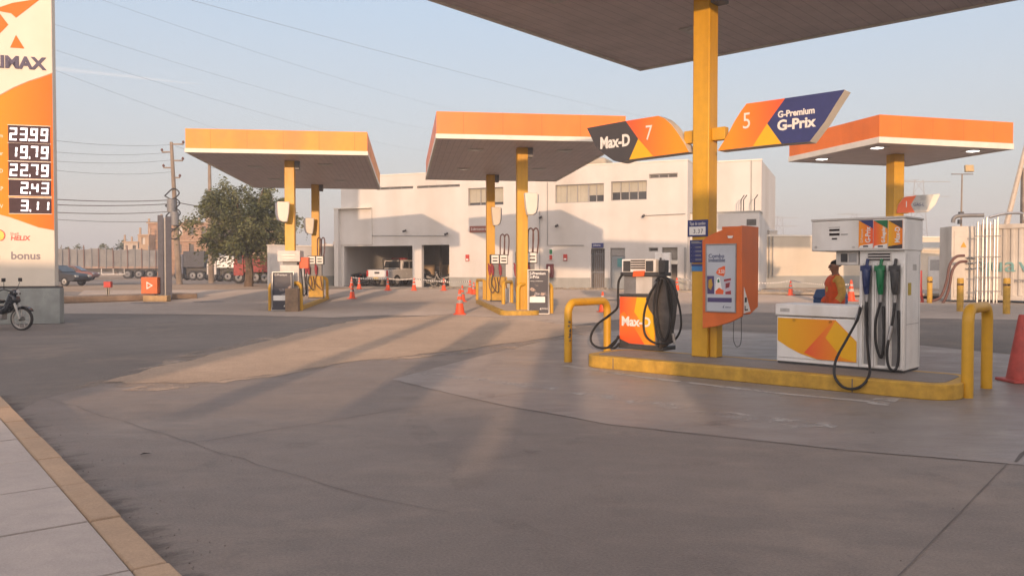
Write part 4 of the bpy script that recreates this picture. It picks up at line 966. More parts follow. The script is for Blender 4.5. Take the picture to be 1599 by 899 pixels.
# small wing signs on the other columns (built round the column, seen nearly edge-on)
def wing(label, P, rot, z, sgn, m_face, w=1.7, h=.85):
    t = empty('lane_sign', P, rot, label, 'lane sign', 'wing shaped lane signs on the columns')
    o = [(0, -.5), (.2, -.15), (.45, .3), (.6, .5), (1, .62), (.86, .1), (.7, -.35), (.6, -.5)]
    pts = [((.22 + q[0] * w) * sgn, z + q[1] * h) for q in o]
    MB().prism(pts, -.1, .1).build('casing', cream, t, bevel=.01)
    for y0, y1 in ((-.107, -.101), (.101, .107)): MB().prism([((.22 + a * w) * sgn, z + b_ * h) for a, b_ in ((0, -.5), (.2, -.15), (.45, .3), (.52, .4), (.42, -.1), (.45, -.5))], y0, y1).build('orange_face', m_face, t)
    MB().bx(min(.17 * sgn, .5 * sgn), max(.17 * sgn, .5 * sgn), -.05, .05, z - .2, z - .02).build('bracket_arm', yellow, t)
    return t
def curved(label, P, rot, z, h=.95, w=.75, m=cream):
    """wing sign turned side-on: rounded shell with a grey back"""
    t = empty('lane_sign', P, rot, label, 'lane sign', 'wing shaped lane signs on the columns')
    o = [(-.5, .5), (.5, .5), (.5, .2), (.47, -.15), (.36, -.4), (.1, -.5), (-.3, -.5), (-.42, -.1)]
    MB().prism([(a * w, z + b_ * h) for a, b_ in o], -.16, .04).build('casing', m, t, bevel=.03)
    MB().prism([(a * w * .96 + .1 * (1 if w > 0 else -1), z + b_ * h * .95) for a, b_ in o], .042, .24).build('back_shell', M('grey_blue_shell', (.2, .22, .28), .5), t, bevel=.03)
    MB().bx(-.06, .06, .24, .6, z - .1, z + .1).build('bracket_arm', yellow, t)
    return t
def atc(px, py, Y): p = AT(px, py, Y); return Vector((p.x, p.y, 0)), p.z
P, z = atc(443, 331, 29.9); curved('cream side-on lane sign on the front column of the left canopy', P, r1 + 6, z, .74, -.44)
P, z = atc(484, 353, 38.6); curved('cream side-on lane sign on the back column of the left canopy', P, r1 + 6, z, .76, -.4)
P, z = atc(828, 319, 26.6); curved('cream side-on lane sign on the front column of the middle canopy', P, r2 + 8, z, .72, .44)
P, z = atc(774, 338, 34.6); curved('cream side-on lane sign on the back column of the middle canopy', P, r2 + 8, z, .78, .4)
c4 = Frame((13.5, 28.75, 0), -8)
t = empty('lane_sign', c4.P, -8, 'small wing lane sign with orange end and white face at the right canopy column', 'lane sign', 'wing shaped lane signs on the columns')
q4 = lambda pts: c4.poly([(1200 + x / 4.007, 160 + y / 4.007) for x, y in pts], -.25)
MB().prism(q4([(812, 640), (850, 592), (925, 582), (1075, 572), (1045, 640), (1000, 685), (800, 692)]), -.25, -.05).build('casing', cream, t, bevel=.01)
MB().prism(q4([(812, 640), (850, 592), (925, 582), (890, 640), (915, 688), (800, 692)]), -.257, -.251).build('orange_face', red_print, t)
MB().prism(q4([(925, 582), (1035, 575), (985, 684), (915, 688), (890, 640)]), -.257, -.251).build('grey_face', M('pale_grey_face', (.46, .47, .46), .5), t)
x, z = q4([(848, 655)])[0]; text('number', '1', .3, wht, t, (x, -.259, z))
x, z = q4([(905, 648)])[0]; text('lettering', 'GAS-L', .16, navy2, t, (x, -.259, z), sx=.85)
MB().bx(.15, .4, -.2, .0, z - .25, z - .1).build('bracket_arm', yellow, t)

# ---------------------------------------------------------------- price totem at the left
TP = G(94, 505); TR = 14.5
TF = Frame(TP, TR)
t = empty('price_totem', TP, TR, 'tall cream and orange fuel price totem with five lit price rows', 'totem sign')
TW = 3.0; zp = TF(60, 450)[1]
plinth_m = M('green_grey_tile', (.29, .31, .295), .55, var=.16, scale=2.2, streak=.2)
totem_m = M('totem_cream', (.74, .67, .56), .9, var=.04, scale=.8, streak=.06, spec=.15)
MB().bx(-TW - .02, .0, 0, .42, 0, zp).build('plinth', plinth_m, t, bevel=.012)
MB()  .bx(-TW - .01, -.012, .02, .38, zp, zp + .05).build('base_dark_band', pump_dark, t)  # dark band between plinth and panel
xr = TF(86, 440)[0]
MB().bx(-TW, xr, .03, .36, zp + .05, 10.6).build('panel', totem_m, t, bevel=.02)
tp = lambda px, py: TF(px, py, .028)
xr -= .012
def tpoly(name, pts, m, k=0):
    P = [(min(xr, a), b_) for a, b_ in [tp(*p) for p in pts]]
    return MB().prism(P, .022 - .004 * k, .0285).build(name, m, t)
cur = [(-95, 196), (-70, 186), (-40, 172), (-20, 162), (0, 150), (20, 139), (45, 128), (65, 122), (90, 116)]
bot = [(90, 359.5), (60, 355), (35, 346), (15, 339), (0, 335), (-20, 330), (-50, 326), (-95, 324)]
body_or = Mgrad('totem_orange', (.86, .3, .025), (.84, .17, .025), 'X', .45, 1.0, .9)
tpoly('orange_field', cur + bot, body_or)
tpoly('orange_rim', [(-95, 194), (-70, 184), (-40, 170), (-20, 160), (0, 148), (20, 137), (45, 126.5), (65, 120), (90, 114.5), (90, 116), (65, 121.6), (45, 127.6), (20, 138.6), (0, 149.6), (-40, 171.6), (-95, 195.6)], red_print, 1)
lg = M('logo_orange', (.8, .19, .04), .9, var=.03, spec=.15)
tpoly('emblem_swoosh', [(-40, 26), (-10, 15), (20, 5), (64, -2), (25, 28), (17, 21), (0, 18), (-25, 24)], lg, 1)
tpoly('emblem_bar', [(-30, 30), (0, 22), (13, 39), (0, 52), (-20, 75), (-30, 72)], lg, 1)
tpoly('emblem_tip', [(25, 55), (38, 76), (16, 74.5)], lg, 1)
ttl = M('totem_grey_letter', (.13, .12, .17), .9, spec=.15)
x, z = tp(70.5, 109); text('lettering', 'PRIMAX', .45, ttl, t, (x, .0225, z), 'RIGHT', ext=.014, sx=1.02, bold=.018)
# seven segment rows
disptot = M('display_purple_grey', (.085, .055, .06), .85, var=.1, spec=.15)
SEG = {'0': 'abcdef', '1': 'bc', '2': 'abged', '3': 'abgcd', '4': 'fgbc', '5': 'afgcd', '6': 'afgedc', '7': 'abc', '8': 'abcdefg', '9': 'abcdfg'}
def seven(mb, ch, x, z, w, h, y, k):
    s = .14 * h; sl = .06 * h
    def qd(pts): mb.prism([(x + a + sl * b_ / h, z + b_) for a, b_ in pts], y - .006, y)
    for g in SEG[ch]:
        if g == 'a': qd([(0, h - s), (w, h - s), (w, h), (0, h)])
        if g == 'd': qd([(0, 0), (w, 0), (w, s), (0, s)])
        if g == 'g': qd([(0, h / 2 - s / 2), (w, h / 2 - s / 2), (w, h / 2 + s / 2), (0, h / 2 + s / 2)])
        if g == 'b': qd([(w - s, h / 2), (w, h / 2), (w, h - s * 1.05), (w - s, h - s * 1.05)])
        if g == 'c': qd([(w - s, s * 1.05), (w, s * 1.05), (w, h / 2 - s * .55), (w - s, h / 2 - s * .55)])
        if g == 'f': qd([(0, h / 2 + s * .55), (s, h / 2 + s * .55), (s, h - s * 1.05), (0, h - s * 1.05)])
        if g == 'e': qd([(0, s * 1.05), (s, s * 1.05), (s, h / 2 - s * .55), (0, h / 2 - s * .55)])
for i, (s, x0, x1, y0, y1) in enumerate([('23.99', 13, 78.5, 198, 223), ('19.79', 13.5, 79, 225.5, 251), ('22.79', 13.5, 79.5, 254, 278.5), ('2.43', 14, 80, 282, 305.5), ('3.11', 14.5, 80.5, 310, 333)]):
    (xa, za), (xb, zb) = tp(x0, y1), tp(x1, y0)
    q = MB().bx(xa, xb, .012, .0215, za, zb).build('price_display', disptot, t, bevel=.004)
    f = MB(); e = .012
    f.bx(xa - e, xb + e, .014, .0212, zb + .001, zb + e); f.bx(xa - e, xb + e, .014, .0212, za - e, za - .001); f.build('display_rim', alu, q)
    h = (zb - za) * .72; w = (xb - xa) / 4 * .68; zc = za + (zb - za) * .14; x = xb - (xb - xa) / 4 * .94
    for ch in reversed(s):
        m = MB()
        if ch == '.':
            m.bx(x + (xb - xa) / 4 * .84, x + (xb - xa) / 4 * .95, .006, .0118, zc - .01, zc + h * .17); m.build('decimal_point', led, q)
        else:
            seven(m, ch, x, zc, w, h, .0118, 0); m.build('digit', led, q); x -= (xb - xa) / 4 * .98
for i, s in enumerate(['G-Premium', 'G-Regular', 'Max-D', 'GLP', 'GNV']):
    x, z = tp(5, 212 + i * 27.5); text('row_name', s, .15, wht, t, (x, .0215, z - .05), 'RIGHT', ext=.002, sx=.85)
x, z = tp(16, 367); text('lettering', 'Shell', .11, red, t, (x, .0275, z), ext=.003, sx=1.0)
x, z = tp(16.5, 375); text('lettering', 'HELIX', .175, red, t, (x, .0275, z), ext=.003, sx=1.0, bold=.006, shear=.12)
em = MB(); xe_, ze_ = tp(-2.5, 367.5); r = .15
em.prism([(xe_ + r * math.cos(a) * (1 if i % 2 else .93), ze_ + r * math.sin(a) * (1 if i % 2 else .93)) for i, a in enumerate([R(-60 + 300 * k / 16) for k in range(17)])] + [(xe_ - .05, ze_ - r)], .016, .0285)
e_ = em.build('shell_emblem', yel_print, t)
em = MB(); em.prism([(xe_ + r * 1.14 * math.cos(a), ze_ + r * 1.14 * math.sin(a)) for a in [R(-60 + 300 * k / 16) for k in range(17)]], .02, .0285); em.build('emblem_rim', red, t)
x, z = tp(63.5, 404.5); text('lettering', 'bonus', .285, M('bonus_grey', (.2, .18, .2), .5), t, (x, .0275, z), 'RIGHT', ext=.003, sx=1.06, bold=.008)
MB().lathe([(.05, 0), (.05, .006)], (tp(-2, 401)[0], .022, tp(-2, 401)[1]), 12, 'y').build('bonus_dot', yel_print, t)

# ---------------------------------------------------------------- motorcycle
moto_red = M('tail_red', (.3, .02, .015), .35)
rim_m = M('alloy_rim', (.42, .4, .37), .4, .3, var=.1); tyre_m = M('tyre', (.03, .028, .027), .8, var=.2, scale=20)
fair = M('dark_fairing', (.018, .02, .026), .25, var=.2, coat=.4); lens_m = M('headlight_lens', (.5, .5, .48), .15, var=.05)
def motorcycle(label, P, rot, body=fair):
    t = empty('motorcycle', P, rot, label, 'motorcycle'); rw = .285
    for x in (.62, -.62):
        w = MB(); ring = []
        w.lathe([(rw - .05, -.03), (rw - .018, -.042), (rw, -.02), (rw, .02), (rw - .018, .042), (rw - .05, .03)], (x, 0, rw), 30, 'y', True); o = w.build('wheel', tyre_m, t)
        w = MB(); w.lathe([(rw - .062, -.034), (rw - .048, -.034), (rw - .048, .034), (rw - .062, .034)], (x, 0, rw), 30, 'y', True); w.lathe([(.05, -.06), (.05, .06)], (x, 0, rw), 14, 'y'); w.lathe([(.1, -.05), (.1, -.042)], (x, 0, rw), 20, 'y')
        for k in range(9): a = R(40 * k); w.tube([(x + .04 * math.cos(a), .03 * (k % 2 * 2 - 1), rw + .04 * math.sin(a)), (x + (rw - .055) * math.cos(a + .2), 0, rw + (rw - .055) * math.sin(a + .2))], .008, 5)
        w.build('rim', rim_m, o)
    f = MB()
    for s in (-1, 1): f.tube([(.62, s * .075, rw), (.5, s * .075, .62), (.42, s * .07, .86)], [.026, .03, .026], 8)
    f.build('fork', rim_m, t)
    f = MB(); pts = [(.36, .48), (.5, .52), (.66, .59), (.78, .58), (.88, .5), (.9, .44), (.86, .47), (.76, .54), (.64, .55), (.48, .48)]
    f.prism([(a, b_ + .02) for a, b_ in pts], -.06, .06); f.build('mudguard', body, t, bevel=.02)
    f = MB(); f.prism([(.36, .95), (.5, .86), (.55, .72), (.42, .62), (.33, .45), (.12, .38), (.05, .5), (.22, .6), (.3, .8)], -.13, .13); f.build('front_fairing', body, t, bevel=.05)
    f = MB(); f.prism([(.2, .6), (-.1, .66), (-.3, .74), (-.86, .82), (-.9, .74), (-.5, .56), (-.3, .5), (.1, .46)], -.12, .12); f.build('side_fairing', body, t, bevel=.05)
    f = MB(); f.prism([(.16, .74), (-.1, .79), (-.4, .83), (-.78, .88), (-.8, .82), (-.3, .74), (.1, .66)], -.12, .12); f.build('seat', black, t, bevel=.035)
    f = MB(); f.bx(-.22, .18, -.11, .11, .26, .48); f.lathe([(.1, -.16), (.1, .16)], (.0, 0, .36), 14, 'y'); f.build('engine', alu, t, bevel=.03)
    f = MB(); f.tube([(.1, -.14, .3), (-.2, -.17, .24), (-.75, -.19, .36)], [.025, .035, .055], 10); f.build('exhaust', rim_m, t)
    f = MB(); f.tube(spline([(.28, -.36, .98), (.34, -.24, 1.02), (.4, -.1, .97), (.4, .1, .97), (.34, .24, 1.02), (.28, .36, .98)], 5), .014, 8); f.build('handlebar', black, t)
    f = MB(); f.box((.46, 0, .93), (.16, .24, .17), ry=-20); f.build('headlight_cowl', body, t, bevel=.05); f = MB(); f.lathe([(.01, .0), (.08, -.01), (.085, -.04)], (.55, 0, .92), 16, 'x'); f.build('headlight', lens_m, t)
    for s in (-1, 1):
        f = MB(); f.tube([(.34, s * .24, 1.02), (.38, s * .3, 1.2)], .008, 6); f.box((.38, s * .31, 1.25), (.03, .12, .09)); f.build('mirror', black, t, bevel=.01)
        f = MB(); f.tube([(-.62, s * .11, rw), (-.5, s * .13, .62)], .03, 8); f.build('rear_shock', rim_m, t)
    f = MB(); f.bx(-.92, -.86, -.07, .07, .72, .8); f.build('tail_light', moto_red, t, bevel=.01)
    return t
p = G(37, 515.5)
mo = motorcycle('dark motorcycle parked in front of the price totem plinth', Vector((p.x - .64, p.y, 0)), -3)

# ---------------------------------------------------------------- white building
BP = Vector((0, 50, .3)); BR = -22.5
BF = Frame(BP, BR)
wall_m = M('white_render', (.65, .62, .58), .8, var=.05, scale=.5, bump=.06, streak=.13)
wall_side = wall_m
dado_m = M('grey_dado', (.36, .36, .335), .75, var=.1, scale=1.2, streak=.1)
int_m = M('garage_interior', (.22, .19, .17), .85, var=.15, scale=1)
tan_m = M('tan_pillar', (.5, .36, .22), .7, var=.1)
blind_m = Mlines('roller_blind', (.42, .39, .31), 0, .62, .03, .6, .7, .2, .06)
door_m = M('grey_blue_door', (.25, .27, .28), .5, var=.08, scale=2)
bt = empty('building', BP, BR, 'long white two storey service building with garage bays behind the canopies', 'building')
bx_l, bx_r = BF(533, 440)[0], BF(1073, 440)[0]
ztop_l, ztop_r = BF(590, 275)[1], BF(1065, 250.5)[1]; ZT = (ztop_l + ztop_r) / 2
def hole(px0, py0, px1, py1, floor=False):
    (xa, za), (xb, zb) = BF(px0, py1), BF(px1, py0)
    return (xa, xb, 0 if floor else za, zb)
H_g1 = hole(537.5, 383.5, 644, 447, True); H_g2 = hole(658.5, 382, 701.5, 447, True)
wins = [hole(588, 290.5, 645, 297), hole(651, 287.5, 718, 294.5), hole(731, 292, 786, 321.5), hole(867, 286, 943, 317.5), hole(954, 281.5, 1010, 313.5), hole(1013.5, 270, 1058, 279)]
doors = [hole(922.5, 388, 944.5, 447, True), hole(953, 387, 976, 447, True), hole(1033.5, 386, 1058, 447, True), hole(1067, 386, 1090, 447, True)]
smallw = [hole(1013, 386.5, 1027.5, 392.5)]
def pierced(mb, x0, x1, z0, z1, holes, y, depth):
    holes = [(max(x0, a), min(x1, b_), c, d_) for a, b_, c, d_ in holes if b_ > x0 and a < x1]
    xs = sorted({x0, x1} | {v for h in holes for v in h[:2]}); zs = sorted({z0, z1} | {v for h in holes for v in h[2:] if z0 < v < z1})
    for a, b_ in zip(xs, xs[1:]):
        for c, d_ in zip(zs, zs[1:]):
            mx, mz = (a + b_) / 2, (c + d_) / 2
            if not any(h[0] < mx < h[1] and h[2] < mz < h[3] for h in holes): mb.quad((a, y, c), (b_, y, c), (b_, y, d_), (a, y, d_))
    for a, b_, c, d_ in holes:
        mb.quad((a, y, d_), (b_, y, d_), (b_, y + depth, d_), (a, y + depth, d_)); mb.quad((a, y, c), (a, y, d_), (a, y + depth, d_), (a, y + depth, c))
        mb.quad((b_, y, d_), (b_, y, c), (b_, y + depth, c), (b_, y + depth, d_))
        if c > z0: mb.quad((b_, y, c), (a, y, c), (a, y + depth, c), (b_, y + depth, c))
w = MB(); pierced(w, bx_l, bx_r, 0, ZT, [H_g1, H_g2] + wins + doors[:3] + smallw, 0, .3)
w.quad((bx_l, 12, 0), (bx_l, 0, 0), (bx_l, 0, ZT), (bx_l, 12, ZT)); w.quad((bx_r, 0, 0), (bx_r, 12, 0), (bx_r, 12, ZT), (bx_r, 0, ZT)); w.quad((bx_r, 12, 0), (bx_l, 12, 0), (bx_l, 12, ZT), (bx_r, 12, ZT))
w.build('wall', wall_m, bt)
MB().bx(bx_l + .01, bx_r - .01, .01, 12, ZT - .25, ZT - .2).build('roof', dado_m, bt)
cp = MB(); cp.bx(bx_l - .03, bx_r + .03, -.03, .28, ZT + .002, ZT + .06); cp.bx(bx_r - .25, bx_r + .03, .283, 12, ZT + .002, ZT + .06); cp.bx(bx_l - .03, bx_l + .25, .283, 12, ZT + .002, ZT + .06); cp.build('coping', cream, bt)
# dado strips between openings
b = MB(); zd = BF(780, 433)[1]
cuts = sorted([H_g1[:2], H_g2[:2]] + [h[:2] for h in doors[:3]]); x = H_g2[1] + .02
for a, c in [q for q in cuts if q[0] > H_g2[1]] + [(bx_r, bx_r)]:
    if a - x > .05: b.bx(x, a - .02, -.025, -.002, 0, zd)
    x = c + .02
b.build('dado', dado_m, bt, bevel=.006)
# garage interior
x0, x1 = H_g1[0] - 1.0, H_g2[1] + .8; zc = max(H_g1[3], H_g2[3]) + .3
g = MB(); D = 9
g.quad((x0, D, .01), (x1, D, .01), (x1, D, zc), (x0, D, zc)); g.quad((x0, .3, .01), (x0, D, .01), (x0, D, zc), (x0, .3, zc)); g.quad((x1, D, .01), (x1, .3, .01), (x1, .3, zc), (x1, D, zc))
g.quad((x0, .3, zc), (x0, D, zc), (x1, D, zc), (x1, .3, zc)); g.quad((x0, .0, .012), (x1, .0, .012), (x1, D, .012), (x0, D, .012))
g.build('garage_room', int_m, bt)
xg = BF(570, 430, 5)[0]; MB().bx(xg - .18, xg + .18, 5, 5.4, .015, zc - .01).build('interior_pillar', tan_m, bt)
(xa, za), (xb, zb) = BF(660, 445, 8.6), BF(700, 413, 8.6); MB().bx(xa, xb, 8.8, 8.98, .5, zb).build('lit_wall_panel', tan_m, bt)  # tan panel puts the lit part of the back wall into colour
xa = BF(683, 430, 6)[0]; MB().bx(xa - .2, xa + .2, 6, 6.4, .015, zc - .01).build('interior_pillar', int_m, bt)
xg = BF(550, 420, 3)[0]; MB().bx(xg - .03, xg + .03, 3, 3.06, .015, zc - .01).build('interior_pipe', cream, bt)
# windows
def window(h, blind=.75, panes=4, m=None):
    a, b_, c, d_ = h; fr = MB(); e = .05; y = .14
    fr.bx(a, b_, y, y + .05, c, c + e); fr.bx(a, b_, y, y + .05, d_ - e, d_); n = panes
    for k in range(n + 1): xx = a + (b_ - a - e) * k / n; fr.bx(xx, xx + e, y + .001, y + .049, c + e, d_ - e)
    q = fr.build('window', alu, bt); MB().bx(a + .01, b_ - .01, y + .055, y + .07, c + .01, d_ - .01).build('pane', m or glass_dark, q)
    if blind: MB().bx(a + .02, b_ - .02, y + .051, y + .054, c + (d_ - c) * (1 - blind), d_ - .02).build('blind', blind_m, q)
    return q
slit = M('slit_glass', (.1, .095, .09), .25, var=.3, scale=1.2)
window(wins[0], 0, 3, slit); window(wins[1], 0, 4, slit); window(wins[2], .82, 3)
a, b_, c, d_ = wins[3]; xm = BF(918, 300)[0]
window((a, xm, c, d_), .995, 3); window((xm, b_, c, d_), .62, 2); window(wins[4], .56, 4); window(wins[5], 0, 3, slit); window(smallw[0], 0, 1, slit)
# doors
a, b_, c, d_ = doors[0]; m = MB()
for k in range(7): xx = a + .05 + (b_ - a - .1) * k / 6; m.bx(xx - .02, xx + .02, .1, .14, .02, d_ - .02)
m.bx(a, b_, .095, .145, .95, 1.02); m.bx(a, b_, .095, .145, d_ - .35, d_ - .3); m.build('barred_gate', pump_grey, bt); MB().bx(a + .01, b_ - .01, .5, .52, .0, d_).build('passage', int_m, bt)
a, b_, c, d_ = doors[1]; q = MB().bx(a + .02, b_ - .02, .1, .16, .02, d_ * .8).build('door', door_m, bt, bevel=.01); MB().bx(a + .4, a + .75, .092, .0995, 1.3, 1.8).build('teal_notice', M('teal_notice', (.08, .27, .28), .5), q); MB().bx(a + .02, b_ - .02, .11, .16, d_ * .8 + .02, d_ - .02).build('transom', alu, bt)
a, b_, c, d_ = doors[2]; MB().bx(a + .01, b_ - .01, .2, .24, d_ * .72, d_ - .01).build('shutter', M('shutter_slats', (.3, .27, .23), .6), bt); MB().bx(a, b_, -.12, .18, d_ * .6, d_ * .7).build('shutter_box', cream, bt, bevel=.02)
MB().bx(a + .01, b_ - .01, .5, .52, 0, d_ * .7).build('passage', int_m, bt); MB().bx(a - .3, a + .55, -.5, -.03, .02, 2.1).build('vending_cabinet', white, bt, bevel=.02)
a, b_, c, d_ = doors[3]
m = MB()
for xx in (a + .05, a + .4): m.bx(xx, xx + .12, -.1, -.03, .02, d_)
m.build('down_pipes', alu, bt, bevel=.02)
# signs and cabinets on the facade
def fs(name, px0, py0, px1, py1, m, y0=-.06, y1=-.003, par=bt, bev=.008):
    (xa, za), (xb, zb) = BF(px0, py1), BF(px1, py0); return MB().bx(xa, xb, y0, y1, za, zb).build(name, m, par, bevel=bev), xa, xb, za, zb
brn = M('brown_sign', (.27, .085, .055), .5, var=.08)
def fsign(name, label, px0, py0, px1, py1, m, cat='sign'):
    (xa, za), (xb, zb) = BF(px0, py1), BF(px1, py0); t = empty(name, BP, BR, label, cat); MB().bx(xa, xb, -.07, -.003, za, zb).build('panel', m, t, bevel=.008); return t, xa, xb, za, zb
t, xa, xb, za, zb = fsign('wall_sign', 'reddish brown wall sign with pale lettering right of the garage bays', 734, 352.5, 768, 363, brn)
text('lettering', 'Lubricentro', .24, wht, t, (xa + .1, -.072, za + .13), ext=.003, sx=.9)
t, xa, xb, za, zb = fsign('wall_sign', 'navy sign above the barred gate in the white wall', 924.5, 379.5, 942.5, 387, navy2)
text('lettering', 'Oficina', .17, wht, t, (xa + .07, -.072, za + .1), ext=.003, sx=.95)
for i, (x0, y0, x1, y1, lb) in enumerate([(727.5, 397.5, 733, 407.5, 'small red fire notice left of the middle canopy columns'), (880, 397, 886, 407, 'small red fire notice right of the extinguisher cabinet')]):
    t, xa, xb, za, zb = fsign('safety_notice', lb, x0, y0, x1, y1, red); MB().bx(xa + .04, xb - .04, -.073, -.0705, za + .05, za + .14).build('notice_text', wht, t)
t, xa, xb, za, zb = fsign('safety_notice', 'green and red safety notices stacked above the extinguisher cabinet', 858, 389, 863.5, 406, wht)
MB().bx(xa + .02, xb - .02, -.074, -.0705, (za + zb) / 2 + .02, zb - .02).build('green_half', green, t); MB().bx(xa + .02, xb - .02, -.074, -.0705, za + .02, (za + zb) / 2 - .02).build('red_half', red, t)
t, xa, xb, za, zb = fsign('extinguisher_cabinet', 'dark red extinguisher cabinet on the white wall', 855.5, 412, 865, 433, M('dark_red', (.16, .03, .035), .45), 'cabinet')
MB().bx(xa, xb, -.32, -.072, za, zb).build('case', M('dark_red_case', (.16, .03, .035), .45), t, bevel=.02); MB().lathe([(.07, .0), (.07, .35), (.03, .42)], ((xa + xb) / 2, -.33, za + .25), 12).build('extinguisher', cream, t)
# conduits and cameras
for i, (pts, lb) in enumerate([([(581, 325), (581, 368), (699, 368)], 'thin grey conduit running over the garage bays'), ([(855, 285), (855, 383), (912, 383)], 'thin grey conduit running down right of the middle canopy'), ([(843, 330), (843, 445)], 'thin vertical pipe on the wall behind the middle canopy'), ([(1003, 337), (1070, 334)], 'thin horizontal conduit near the right end of the white wall')]):
    P = [(BF(*q)[0], -.04, BF(*q)[1]) for q in pts]; o = MB().tube(P, .022, 6).build('conduit', alu); o.location = BP; o.rotation_euler = (0, 0, R(BR)); tag(o, lb, 'conduit')
def camera_box(px, py, lb):
    x, z = BF(px, py); t = empty('security_camera', BP, BR, lb, 'camera'); MB().box((x, -.22, z), (.12, .34, .12), rx=12).build('housing', pump_dark, t, bevel=.02); MB().tube([(x, 0, z + .1), (x, -.14, z + .08)], .03, 8).build('bracket', alu, t)
for px, py, lb in ((634, 361, 'security camera above the garage bays of the white wall'), (871, 353, 'security camera right of the middle canopy column'), (846, 340, 'security camera on the wall pipe beside the middle canopy'), (1006, 337.5, 'security camera left end of the right conduit'), (699, 365.5, 'security camera at the corner above the right garage bay')): camera_box(px, py, lb)
# rooftop boxes
rt = MB(); x, z = BF(924, 250, 4); rt.bx(x - .9, x + .9, 4, 6, ZT - .2, ZT + 1.0); tag(rt.build('water_tank', M('beige_tank', (.42, .36, .27), .7), None, bevel=.2, loc=BP), 'beige water tank on the roof of the white building', 'tank').rotation_euler = (0, 0, R(BR))
# left annex standing in front of the main wall
at = empty('annex', BP, BR, 'low white annex at the left end of the white building', 'building')
xa = BF(522, 440, -.35)[0]; xb = BF(537, 440, -.35)[0]; zt = BF(540, 326, -.35)[1]
a2 = BF(581, 330, -.02)[0]
MB().bx(xa, bx_l - .003, -.35, 8, 0, zt).build('wall', wall_m, at)
MB().bx(bx_l - .003, a2, -.06, -.004, H_g1[3] + .1, zt).build('front_panel', wall_m, at)
MB().bx(xa - .04, a2 + .02, -.4, -.06, zt + .002, zt + .06).build('coping', cream, at)
# right recessed block
rt_ = empty('building', BP, BR, 'plain white block with a barbed lower wing at the right end of the service building', 'building')
xr0 = bx_r + .01; xr1 = BF(1188, 440, 2.5)[0]; zt = BF(1130, 253, 2.5)[1]
MB().bx(xr0, xr1, 2.5, 12, 0, zt).build('wall', wall_m, rt_); MB().bx(xr0, xr1 + .04, 2.46, 2.7, zt + .002, zt + .07).build('coping', cream, rt_)
xj = BF(1173, 300, 2.5)[0]; MB().bx(xj - .03, xj + .03, 2.47, 2.497, 0, zt).build('joint', dado_m, rt_)
zl = BF(1130, 333, 1.0)[1]; xl1 = BF(1186, 400, 1.0)[0]
MB().bx(xr0, xl1, .8, 2.49, 0, zl).build('lower_wing', wall_m, rt_); MB().bx(xr0, xl1 + .03, .77, 2.49, zl + .002, zl + .09).build('wing_coping', dado_m, rt_)
(xa, za), (xb, zb) = BF(1166, 352, .8), BF(1181, 342, .8); MB().bx(xa, xb, .77, .797, za, zb).build('vent', slit, rt_)
for px in (1157, 1161, 1178):
    x = BF(px, 330, 1.2)[0]; MB().tube([(x, 1.2, zl), (x, 1.2, zl + .75), (x + .18, 1.2, zl + 1.0)], .03, 6).build('barb_post', pump_dark, rt_)
# paved strip along the facade
ap = MB(); ap.bx(-16, 26, -2.2, .6, -.12, .012); o = ap.build('building_pavement', M('dusty_pavement', (.38, .32, .25), .85, var=.2, scale=1.5, bump=.3), None, bevel=.02); o.location = BP; o.rotation_euler = (0, 0, R(BR)); o['kind'] = 'structure'
rb = MB(); rnd = random.Random(8)
for k in range(420):
    px = rnd.choice([rnd.uniform(850, 960), rnd.uniform(1060, 1420), rnd.uniform(690, 760)]); x = BF(px, 448)[0]; y = rnd.uniform(-1.9, -.2); s = rnd.uniform(.04, .16)
    rb.box((x, y, .03), (s, s * rnd.uniform(.6, 1.2), s * rnd.uniform(.4, .9)), rnd.uniform(0, 90), rnd.uniform(-20, 20))
o = rb.build('rubble', M('rubble_stone', (.34, .28, .21), .9, var=.3, scale=3)); o.location = BP; o.rotation_euler = (0, 0, R(BR)); o['kind'] = 'stuff'
# striped barrier tape
def tape(label, P, Q, sag=.06, w=.065, n=40):
    P, Q = Vector(P), Vector(Q); m = MB()
    for k in range(n):
        m.cur = k % 2; a, b_ = k / n, (k + 1) / n; q0, q1 = P.lerp(Q, a), P.lerp(Q, b_); q0.z -= sag * 4 * a * (1 - a); q1.z -= sag * 4 * b_ * (1 - b_)
        d_ = (Q - P).normalized(); nn = Vector((-d_.y, d_.x, 0)) * .004
        v = m.add([q0 - nn, q1 - nn, q1 - nn + Vector((0, 0, w)), q0 - nn + Vector((0, 0, w)), q0 + nn, q1 + nn, q1 + nn + Vector((0, 0, w)), q0 + nn + Vector((0, 0, w))])
        for f in ((0, 1, 2, 3), (5, 4, 7, 6), (3, 2, 6, 7), (1, 0, 4, 5)): m.face([v + i for i in f])
    tag(m.build('barrier_tape', [wht, pump_dark]), label, 'barrier tape')
def lift(px, py, h): p = G(px, py); p.z += h; return p
tape('striped barrier tape across the left garage bay', lift(549, 449, .62), lift(605, 453.5, .64)); tape('striped barrier tape before the pickup tailgate', lift(605.5, 453.5, .64), lift(646.5, 453.5, .64)); tape('striped barrier tape across the right garage bay', lift(646.5, 453.5, .64), lift(734, 455, .6), .08, .065, 60)
tape('striped barrier tape between cone and column behind the diesel pump', lift(1057, 454, .72), lift(1100, 455, .6)); tape('striped barrier tape left of the cone near the kiosk', lift(1185, 456, .6), lift(1234.5, 456, .72)); tape('striped barrier tape right of the cone near the kiosk', lift(1234.5, 456, .72), lift(1330, 457, .6), .1, .065, 60)

